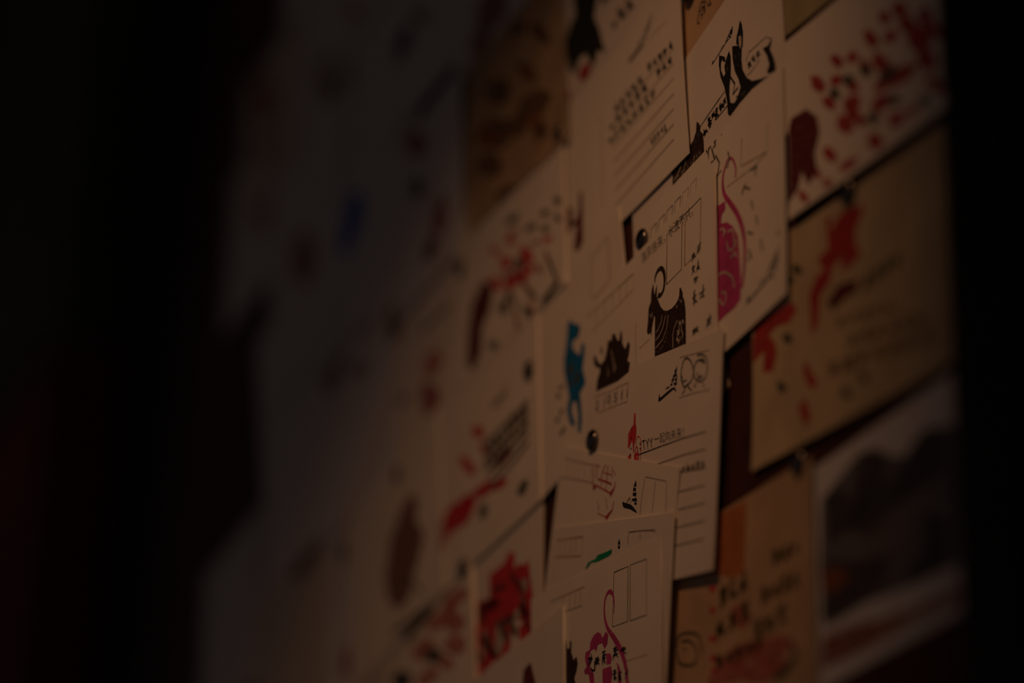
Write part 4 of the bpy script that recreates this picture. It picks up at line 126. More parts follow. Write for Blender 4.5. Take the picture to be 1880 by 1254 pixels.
 {"name":"postcard","label":"cream postcard with a tall dull red stamp, left of the grey text block","mat":"cream","base":4.032,"th":1.6,"curl":{"R":0.112},"O":[-415.31,1725.2],"u":[143.56,20.37],"v":[-22.52,107.91],"art":[["dull_red_stamp","dullmaroon",[["p",1,[[0.6982,0.7033],[0.7663,0.6295],[0.7418,0.5304],[0.8228,0.4027],[0.7632,0.3087],[0.7059,0.2505],[0.6461,0.156],[0.5196,0.1659],[0.4245,0.2887],[0.4031,0.4165],[0.4688,0.5888],[0.5861,0.6792]]]]],["dull_red_stamp","dullred2",[["p",2,[[0.7395,0.6235],[0.7364,0.603],[0.7137,0.6035],[0.6889,0.6116],[0.6647,0.629],[0.6548,0.6533],[0.6334,0.6788],[0.6437,0.6955],[0.6591,0.7041],[0.677,0.7097],[0.7016,0.7008],[0.726,0.6843],[0.7459,0.6609],[0.7463,0.6385]]]]],["pagoda_stamp","grey",[["l",2,[3,4,4],[[0.6528,0.2642],[0.8815,-0.0121],[0.4774,0.069]]]]],["side_stamp","dullmaroon",[["p",1,[[0.9769,0.3511],[1.0307,0.3815],[1.1315,0.3715],[1.2589,0.3065],[1.2474,0.1688],[1.1164,0.1796],[1.1003,0.0809],[1.0264,0.0994],[0.9671,0.2185]]]]]]},
 {"name":"postcard","label":"cream postcard with a maroon blot, upper left of the grey text block","mat":"cream_b","base":2.592,"th":0.6,"curl":{"R":0.15},"O":[-377.16,1808.4],"u":[126.1,13.79],"v":[-20.06,109.78],"art":[["red_stamp","dullred2",[["p",1,[[0.714,0.354],[0.7147,0.3114],[0.6951,0.287],[0.656,0.2904],[0.6102,0.3065],[0.5574,0.3469],[0.509,0.4049],[0.4988,0.4585],[0.4702,0.5249],[0.4923,0.558],[0.5445,0.5476],[0.6005,0.5171],[0.6562,0.4694],[0.7118,0.4084]]]]],["red_stamp","dullmaroon",[["p",1,[[0.3352,0.6001],[0.326,0.5806],[0.287,0.5726],[0.199,0.5926],[0.1232,0.6045],[0.0334,0.6359],[-0.0562,0.6729],[-0.0891,0.7046],[-0.0949,0.7288],[-0.0454,0.7329],[0.0305,0.7217],[0.1172,0.6956],[0.1983,0.6686],[0.2626,0.6371]]]]],["writing","grey",[["l",2,3,[[0.5252,0.8539],[0.8595,0.81]]]]],["red_stamp","pink",[["p",1,[[0.7294,0.53],[0.6797,0.5319],[0.6301,0.5253],[0.5844,0.5609],[0.5352,0.5889],[0.5308,0.6234],[0.5182,0.6592],[0.5585,0.6706],[0.585,0.699],[0.6452,0.6718],[0.6984,0.6538],[0.7493,0.6219],[0.7486,0.5857],[0.7515,0.5537]]]]]]},
 {"name":"postcard","label":"pale postcard left of the mottled kraft one, with faint marks","mat":"cool","base":2.592,"th":0.38,"curl":{"R":0.9},"O":[-387.87,1931.74],"u":[121.3,5.11],"v":[-14.7,116.45],"art":[["red_stamp","dullred2",[["p",1,[[0.8008,0.2428],[0.7626,0.211],[0.7221,0.197],[0.6806,0.1951],[0.6424,0.2164],[0.6197,0.257],[0.5989,0.3029],[0.6044,0.3568],[0.6383,0.3932],[0.6773,0.4222],[0.7242,0.4153],[0.764,0.3887],[0.79,0.3466],[0.7864,0.2979]]],["p",1,[[0.5341,0.8063],[0.5084,0.7888],[0.489,0.7623],[0.4253,0.7854],[0.3637,0.8269],[0.3107,0.8706],[0.2565,0.9222],[0.2679,0.9537],[0.2674,0.989],[0.3013,1.0019],[0.3635,0.977],[0.4249,0.9452],[0.489,0.8999],[0.5132,0.8509]]]]],["red_stamp","dullmaroon",[["p",1,[[0.677,0.1334],[0.643,0.1239],[0.6132,0.115],[0.575,0.1231],[0.5275,0.1337],[0.5011,0.1713],[0.4999,0.2052],[0.504,0.2337],[0.5182,0.26],[0.5581,0.2579],[0.5976,0.2573],[0.6311,0.2272],[0.6684,0.2006],[0.6773,0.166]]],["p",1,[[0.5147,1.0311],[0.5026,0.9876],[0.4572,0.9942],[0.4269,0.9811],[0.3833,0.9995],[0.354,1.0523],[0.3203,1.0974],[0.3187,1.1432],[0.3301,1.1768],[0.3385,1.225],[0.3883,1.191],[0.4272,1.1786],[0.4625,1.1369],[0.4802,1.0894]]]]],["writing","grey",[["p",1,[[0.5162,0.5657],[0.5103,0.5397],[0.4742,0.541],[0.4389,0.5409],[0.3936,0.5699],[0.3533,0.6026],[0.3421,0.6358],[0.3339,0.6629],[0.3281,0.6931],[0.3486,0.7092],[0.3936,0.6939],[0.4363,0.6653],[0.4741,0.6349],[0.4904,0.6025]]]]]]},
 {"name":"postcard","label":"pale postcard at the top, left of the mottled kraft one","mat":"cool","base":1.872,"th":0.38,"curl":{"B":0.45},"O":[-406.45,2061.14],"u":[122.97,1.92],"v":[-13.06,135.99],"art":[["red_stamp","dullred2",[["p",1,[[1.3721,-0.095],[1.3344,-0.1139],[1.2921,-0.1222],[1.244,-0.1098],[1.203,-0.0823],[1.1666,-0.0498],[1.1387,-0.0073],[1.1478,0.0322],[1.1911,0.044],[1.2291,0.0518],[1.2745,0.049],[1.3144,0.0181],[1.3678,-0.0104],[1.3734,-0.054]]]]],["writing","grey",[["p",1,[[0.3055,0.3652],[0.2413,0.363],[0.1861,0.3468],[0.1375,0.375],[0.0777,0.3922],[0.0784,0.4296],[0.0617,0.4664],[0.1129,0.4853],[0.1497,0.5112],[0.2116,0.5164],[0.2729,0.5003],[0.3061,0.4668],[0.3242,0.434],[0.3332,0.3977]]]]],["writing","dullmaroon",[["p",1,[[0.5457,0.4043],[0.5395,0.3932],[0.5239,0.3843],[0.4713,0.4028],[0.4114,0.4325],[0.3628,0.467],[0.3464,0.491],[0.3288,0.5134],[0.3217,0.534],[0.3692,0.5194],[0.4094,0.5116],[0.4659,0.4796],[0.5178,0.4478],[0.5628,0.4134]]]]]]},
 {"name":"postcard","label":"pale postcard with a pink smudge, behind the top of the mottled kraft one","mat":"cool","base":2.16,"th":0.38,"curl":{},"O":[-291.48,2043.76],"u":[129.82,-1.11],"v":[-16.63,122.75],"art":[["pink_smudge","dullred",[["p",1,[[0.5992,0.0704],[0.5111,0.077],[0.4428,0.0778],[0.3593,0.0871],[0.3043,0.1444],[0.2694,0.2013],[0.2419,0.2656],[0.2819,0.3113],[0.3485,0.3349],[0.4334,0.3058],[0.5202,0.3028],[0.5586,0.2363],[0.5961,0.1847],[0.5962,0.134]]],["p",1,[[0.3743,0.0343],[0.3395,0.0127],[0.2831,0.0332],[0.2382,0.0504],[0.1912,0.074],[0.1726,0.1107],[0.158,0.1491],[0.1981,0.1643],[0.2311,0.1765],[0.2728,0.1898],[0.3226,0.1654],[0.3639,0.1356],[0.3708,0.1002],[0.398,0.0614]]]]]]},
 {"name":"postcard","label":"pale postcard under the blue mark in the blurred left part","mat":"cool","base":2.304,"th":0.38,"curl":{"R":0.9},"O":[-509.77,1953.75],"u":[138.78,2.37],"v":[-12.17,119.5],"art":[["blue_mark","blue_b",[["p",1,[[0.4189,0.8329],[0.5155,0.7484],[0.509,0.6295],[0.4307,0.5699],[0.363,0.5243],[0.2694,0.5222],[0.1924,0.6345],[0.2581,0.7445],[0.2995,0.8677]]]]],["red_stamp","dullmaroon",[["p",1,[[0.1772,0.9725],[0.2303,0.9213],[0.1965,0.9078],[0.1354,0.9161],[0.0698,0.9221],[-0.0264,0.9689],[-0.1153,1.0245],[-0.1684,1.0783],[-0.1451,1.1001],[-0.1565,1.1371],[-0.1073,1.1429],[-0.0111,1.0983],[0.0651,1.0576],[0.1577,1.0138]]]]]]},
 {"name":"postcard","label":"pale postcard with a dark red figure, below the blue-marked one","mat":"cool","base":2.88,"th":0.38,"curl":{"R":0.75},"O":[-489.29,1832.83],"u":[134.43,8.45],"v":[-17.98,115.6],"art":[["dark_figure","dullmaroon",[["p",1,[[0.6548,1.3423],[0.7692,1.2436],[0.7223,1.1576],[0.6297,1.0872],[0.6974,0.9673],[0.5599,0.9622],[0.327,1.0072],[0.2802,0.9289],[0.186,0.8135],[0.0654,0.8554],[-0.0103,1.0207],[0.0374,1.1221],[0.1347,1.1433],[0.4443,1.0672],[0.4911,1.1656],[0.6074,1.2032]]],["p",1,[[1.0433,0.7537],[1.0379,0.7069],[1.0034,0.7011],[0.9713,0.7017],[0.9352,0.7144],[0.8941,0.7452],[0.8764,0.8007],[0.8712,0.85],[0.8852,0.8843],[0.9074,0.9064],[0.9391,0.9122],[0.9784,0.8985],[1.0188,0.8618],[1.0391,0.8055]]]]],["red_stamp","dullred2",[["p",2,[[0.7499,1.2034],[0.7311,1.1869],[0.7159,1.1713],[0.6935,1.157],[0.6601,1.1806],[0.6277,1.21],[0.622,1.2501],[0.6148,1.2822],[0.6068,1.3229],[0.6408,1.3157],[0.6615,1.3301],[0.6955,1.3166],[0.7151,1.2733],[0.7432,1.2406]]]]],["writing","dullgrey",[["p",1,[[0.5888,0.7701],[0.6202,0.7404],[0.6029,0.7264],[0.5777,0.7165],[0.5277,0.7233],[0.4711,0.7495],[0.4124,0.7732],[0.3942,0.8018],[0.3643,0.8306],[0.3888,0.8401],[0.4074,0.8523],[0.4575,0.841],[0.5073,0.8192],[0.5552,0.797]]]]]]},
 {"name":"postcard","label":"pale postcard with a brown blot near the bottom left","mat":"cool","base":2.448,"th":0.38,"curl":{"R":0.75},"O":[-463.57,1721.58],"u":[130.47,8.35],"v":[-16.71,109.98],"art":[["stamp","dullmaroon",[["p",1,[[0.3809,1.0267],[0.3369,1.0097],[0.2932,0.9968],[0.2193,1.013],[0.1345,1.0502],[0.0327,1.1016],[-0.0114,1.1669],[-0.0151,1.2132],[-0.0201,1.2619],[0.0547,1.2549],[0.1287,1.2464],[0.2261,1.2081],[0.3185,1.1438],[0.3755,1.0763]]]]],["stamp","dullmagenta",[["p",1,[[0.5979,0.097],[0.5903,0.0423],[0.5107,0.0476],[0.4497,0.0387],[0.3721,0.0791],[0.2987,0.1244],[0.2121,0.1879],[0.2113,0.2514],[0.235,0.2977],[0.3007,0.3061],[0.3697,0.3023],[0.4556,0.2897],[0.5135,0.2177],[0.564,0.16]]]]]]},
 {"name":"postcard","label":"pale postcard, bottom edge of frame, with a magenta smudge","mat":"warmgrey","base":3.312,"th":0.38,"curl":{"R":0.75},"O":[-481.96,1617.69],"u":[139.9,23.77],"v":[-15.4,100.16],"art":[["magenta_smudge","dullmagenta",[["p",1,[[0.8151,0.9382],[0.7838,0.9117],[0.7366,0.9049],[0.6714,0.9232],[0.599,0.9726],[0.5284,1.0304],[0.4496,1.1074],[0.4794,1.1465],[0.4883,1.1864],[0.5207,1.2128],[0.5973,1.1778],[0.6778,1.1454],[0.7346,1.0686],[0.7861,1.0028]]]]]]},
 {"name":"postcard","label":"pale postcard with two reddish smears at the upper left","mat":"cool","base":1.728,"th":0.38,"curl":{"R":0.75},"O":[-648.16,2083.0],"u":[159.77,-5.01],"v":[-11.86,130.39],"art":[["red_smear","dullmaroon",[["p",1,[[0.8807,0.6225],[0.8989,0.5403],[0.8659,0.4951],[0.7993,0.5147],[0.7314,0.5389],[0.68,0.6266],[0.6357,0.701],[0.6133,0.7793],[0.6071,0.8582],[0.6715,0.8501],[0.7193,0.8471],[0.7764,0.8307],[0.8275,0.7611],[0.865,0.6905]]],["p",1,[[1.3795,0.3252],[1.3506,0.2728],[1.3134,0.2292],[1.2555,0.2333],[1.2024,0.2832],[1.1556,0.3378],[1.1375,0.4106],[1.1146,0.4908],[1.131,0.5638],[1.1834,0.5914],[1.2448,0.5611],[1.2956,0.5247],[1.3343,0.4675],[1.3773,0.4013]]]]],["red_smear","dullred",[["p",1,[[0.5629,1.1048],[0.5377,1.0957],[0.5155,1.083],[0.4608,1.0964],[0.3907,1.1501],[0.3186,1.1982],[0.3006,1.2407],[0.2514,1.2957],[0.2815,1.3052],[0.3336,1.2891],[0.3787,1.2818],[0.4433,1.2356],[0.5128,1.1894],[0.5478,1.1416]]]]]]},
 {"name":"postcard","label":"pale postcard with a short dark stroke, top edge of the frame","mat":"cool","base":1.296,"th":0.38,"curl":{"B":1.05},"O":[-538.07,2167.46],"u":[143.01,1.73],"v":[-16.65,149.38],"art":[["red_smear","dullred",[["p",1,[[0.4696,0.1241],[0.438,0.1206],[0.4246,0.1023],[0.3585,0.129],[0.294,0.1727],[0.2417,0.2102],[0.202,0.2473],[0.1585,0.2914],[0.1925,0.2949],[0.2264,0.2953],[0.279,0.2818],[0.3469,0.2433],[0.3995,0.2005],[0.4624,0.1536]]]]]]},
 {"name":"postcard","label":"pale postcard just left of the blue-marked one","mat":"cool","base":2.736,"th":0.38,"curl":{"B":0.9},"O":[-620.97,1957.71],"u":[139.59,10.25],"v":[-15.49,124.84],"art":[["red_smear","dullred",[["p",1,[[0.6559,0.6073],[0.6672,0.5345],[0.6042,0.5335],[0.5534,0.5071],[0.4661,0.5477],[0.3991,0.6379],[0.3336,0.7211],[0.3158,0.8016],[0.3435,0.849],[0.3748,0.8952],[0.4455,0.8992],[0.5348,0.8359],[0.6177,0.7618],[0.6577,0.6721]]]]]]},
 {"name":"postcard","label":"pale postcard left of the dark red figure","mat":"cool","base":2.16,"th":0.38,"curl":{"B":0.9},"O":[-604.8,1827.78],"u":[136.03,17.56],"v":[-22.72,122.8],"art":[]},
 {"name":"postcard","label":"pale postcard with a red-brown smear above the dark gap","mat":"warmgrey","base":2.592,"th":0.38,"curl":{"B":0.75},"O":[-595.78,1713.72],"u":[136.14,21.33],"v":[-23.86,119.94],"art":[["red_smear","dullmaroon",[["p",1,[[0.9055,0.8051],[0.7811,0.8016],[0.6512,0.7955],[0.552,0.8604],[0.4617,0.9162],[0.4636,0.9802],[0.4507,1.046],[0.5113,1.0986],[0.6223,1.129],[0.7542,1.0789],[0.8684,1.0462],[0.9472,0.9869],[1.0035,0.9181],[0.9256,0.8728]]]]]]},
 {"name":"postcard","label":"narrow pale postcard on the left edge, below its corner neighbour","mat":"cool","base":1.44,"th":0.38,"curl":{"B":0.9},"O":[-752.32,2066.67],"u":[132.37,0.73],"v":[-4.46,126.27],"art":[["red_smear","dullred",[["p",1,[[0.7945,0.4684],[0.8148,0.3815],[0.7831,0.3309],[0.7155,0.3374],[0.6414,0.3682],[0.5721,0.4448],[0.5059,0.5261],[0.4624,0.6237],[0.4876,0.6842],[0.5167,0.7331],[0.5752,0.7428],[0.6499,0.6989],[0.7194,0.6331],[0.791,0.5513]]]]]]},
 {"name":"postcard","label":"outermost pale postcard, upper left corner of the collage","mat":"warmgrey","base":2.016,"th":0.38,"curl":{"B":0.75},"O":[-728.07,2133.47],"u":[142.96,3.81],"v":[-9.33,124.64],"art":[["red_smear","rust",[["p",1,[[0.5408,0.6168],[0.5086,0.5529],[0.4795,0.49],[0.4091,0.483],[0.3177,0.541],[0.2305,0.6341],[0.2022,0.7471],[0.1229,0.8678],[0.1654,0.9241],[0.2137,0.952],[0.2698,0.9713],[0.3505,0.9075],[0.4163,0.8223],[0.487,0.7325]]]]],["red_smear","dullmaroon",[["p",1,[[0.4853,0.3232],[0.4875,0.2854],[0.4635,0.2674],[0.4187,0.2764],[0.3649,0.3002],[0.3228,0.3555],[0.2816,0.4034],[0.2716,0.4461],[0.2569,0.4964],[0.2896,0.5099],[0.3439,0.4844],[0.3934,0.4593],[0.4421,0.4151],[0.4909,0.3618]]]]]]},
 {"name":"postcard","label":"outermost pale postcard, lower left corner of the collage","mat":"cool","base":1.44,"th":0.38,"curl":{"B":0.6},"O":[-737.66,1770.02],"u":[126.23,13.58],"v":[-15.09,120.26],"art":[]},
 {"name":"postcard","label":"pale postcard on the left edge beside the exposed board","mat":"cool","base":1.584,"th":0.38,"curl":{"B":0.75},"O":[-619.15,1899.45],"u":[120.9,6.83],"v":[-46.36,132.08],"art":[]},
 {"name":"postcard","label":"hidden pale postcard, only slivers showing at the top left","mat":"cool","base":0.432,"th":0.38,"curl":{},"O":[-473.52,2094.28],"u":[161.68,-13.53],"v":[-36.52,143.55],"art":[]},
 {"name":"postcard","label":"hidden pale postcard, slivers showing above the blue-marked one","mat":"cool","base":0.792,"th":0.38,"curl":{},"O":[-503.33,2009.75],"u":[152.09,-5.12],"v":[-23.07,131.71],"art":[]},
 {"name":"postcard","label":"hidden pale postcard, slivers left of the kraft and red-writing ones","mat":"cool","base":0.504,"th":0.38,"curl":{},"O":[-398.69,1926.36],"u":[135.18,-1.63],"v":[-21.04,117.08],"art":[]},
 {"name":"postcard","label":"hidden pale postcard, slivers around the dark red figure","mat":"cool","base":0.648,"th":0.38,"curl":{},"O":[-436.33,1858.71],"u":[138.15,6.38],"v":[-22.41,118.25],"art":[]},
 {"name":"postcard","label":"hidden pale postcard, slivers above the lower left gap","mat":"cool","base":0.432,"th":0.38,"curl":{},"O":[-508.64,1796.63],"u":[141.56,9.34],"v":[-21.94,113.78],"art":[]},
 {"name":"postcard","label":"hidden pale postcard, slivers under the tall dull red stamp","mat":"cool","base":0.504,"th":0.38,"curl":{},"O":[-345.19,1766.79],"u":[119.59,10.8],"v":[-19.64,107.02],"art":[]},
 {"name":"postcard","label":"hidden pale postcard, slivers above the two reddish smears","mat":"cool","base":0.648,"th":0.38,"curl":{},"O":[-641.09,2167.35],"u":[153.19,-1.26],"v":[-22.83,143.71],"art":[]},
 {"name":"postcard","label":"orange-brown kraft postcard with blurred writing and pink wash, lower right","mat":"kraft_orange","base":0.936,"th":0.38,"curl":{"R":1.05},"O":[-21.31,1588.48],"u":[144.94,-4.51],"v":[-3.16,102.64],"art":[["orange_stripe","orange",[["p",1,[[0.4132,0.9872],[0.445,0.9954],[0.6124,0.9812],[0.6012,0.7981],[0.592,0.6886],[0.519,0.6994],[0.3833,0.7659],[0.3912,0.8457]]]]],["writing","darkolive",[["s",3,3,[[0.7579,0.6348],[0.9213,0.6277],[0.7611,0.7284]],71,2.6,1],["s",3,3,[[0.4297,0.5855],[0.6137,0.6006],[0.4322,0.6986]],72,2.6,1],["s",3,4,[[0.6829,0.5126],[0.9163,0.5063],[0.686,0.614]],73,2.6,1],["s",3,3,[[0.4022,0.4655],[0.6345,0.4902],[0.4043,0.5619]],74,2.6,1],["s",3,3,[[0.6313,0.3813],[0.8427,0.3947],[0.6343,0.4824]],75,2.6,1],["s",3,5,[[0.3999,0.3539],[0.7013,0.3502],[0.4012,0.4176]],76,2.2,1]]],["red_dots","brightred",[["p",1,[[0.4131,0.6933],[0.4113,0.6879],[0.4077,0.6828],[0.3989,0.6836],[0.3896,0.6866],[0.3805,0.6923],[0.3744,0.7002],[0.3724,0.708],[0.3791,0.7112],[0.3831,0.715],[0.3901,0.7173],[0.3989,0.7114],[0.4079,0.7073],[0.4126,0.6998]]],["p",1,[[0.4102,0.6045],[0.4128,0.5964],[0.404,0.5961],[0.3966,0.596],[0.3883,0.5988],[0.3818,0.6045],[0.3769,0.6106],[0.371,0.6183],[0.3774,0.6215],[0.3787,0.6288],[0.3884,0.6273],[0.3968,0.6216],[0.4042,0.617],[0.4128,0.6107]]],["p",1,[[0.4076,0.4879],[0.4092,0.4807],[0.4041,0.4763],[0.3945,0.478],[0.3854,0.4805],[0.3787,0.4871],[0.3727,0.4935],[0.3677,0.5013],[0.3718,0.5066],[0.3768,0.511],[0.3863,0.509],[0.3948,0.5057],[0.4018,0.5002],[0.4104,0.494]]],["p",1,[[0.4156,0.3569],[0.4123,0.3515],[0.4054,0.3494],[0.3975,0.3503],[0.3891,0.3511],[0.382,0.357],[0.3757,0.3633],[0.3746,0.37],[0.3777,0.3748],[0.3821,0.3787],[0.39,0.3786],[0.3993,0.3783],[0.4066,0.3712],[0.4132,0.3644]]],["p",1,[[0.4111,0.4064],[0.4076,0.4008],[0.4015,0.3976],[0.3927,0.3986],[0.3837,0.4002],[0.376,0.4063],[0.3708,0.4132],[0.3702,0.4197],[0.3731,0.4243],[0.3767,0.4288],[0.3845,0.4296],[0.394,0.4278],[0.4013,0.4209],[0.4075,0.4141]]]]],["pink_wash","pink",[["p",1,[[0.6916,0.3668],[0.7031,0.3488],[0.6888,0.3302],[0.6315,0.3226],[0.5632,0.3275],[0.5019,0.3377],[0.4663,0.3554],[0.4226,0.3731],[0.4289,0.3923],[0.4744,0.4025],[0.5118,0.4165],[0.5798,0.4152],[0.6491,0.4057],[0.6952,0.3864]]],["p",1,[[0.8657,0.3315],[0.8679,0.3071],[0.8357,0.2931],[0.7974,0.2854],[0.7514,0.2838],[0.6971,0.2907],[0.6574,0.3131],[0.6419,0.3373],[0.6354,0.3604],[0.6712,0.3712],[0.6917,0.3906],[0.7444,0.3794],[0.7954,0.3761],[0.834,0.3551]]],["p",1,[[0.5961,0.317],[0.6205,0.2955],[0.5809,0.2833],[0.5393,0.2733],[0.4826,0.2816],[0.4367,0.2905],[0.3763,0.2997],[0.3488,0.3208],[0.3654,0.3394],[0.3839,0.3565],[0.4296,0.3656],[0.4878,0.3567],[0.5407,0.3512],[0.5886,0.3368]]],["p",1,[[0.8382,0.2637],[0.8347,0.2405],[0.8139,0.2196],[0.7491,0.221],[0.6975,0.2119],[0.6465,0.2311],[0.5993,0.2463],[0.5729,0.2679],[0.5534,0.2932],[0.5983,0.3067],[0.6396,0.3193],[0.6995,0.3084],[0.7557,0.3044],[0.7981,0.2857]]],["p",1,[[0.6204,0.5205],[0.6313,0.4952],[0.6141,0.4844],[0.6009,0.4743],[0.5805,0.4684],[0.5532,0.4868],[0.5249,0.5007],[0.509,0.5251],[0.4953,0.5505],[0.5065,0.5659],[0.5184,0.5809],[0.5446,0.5819],[0.5755,0.5668],[0.5997,0.5439]]]]],["face_doodle","grey",[["l",2,1.4,[[0.1604,0.5294],[0.1676,0.5768],[0.2263,0.5736],[0.2965,0.5416],[0.3148,0.4946],[0.3267,0.4501]]],["l",2,1.4,[[0.1603,0.5211],[0.1727,0.4675],[0.2243,0.4385],[0.2819,0.4322],[0.2829,0.4889],[0.2387,0.5364],[0.1869,0.5496]]],["l",2,1.0,[[0.1995,0.5165],[0.2188,0.506]]]]],["swash","grey",[["l",2,[2,3,4,4],[[0.8635,0.3341],[0.8835,0.2593],[0.8481,0.2332],[0.7668,0.2138]]]]]]},
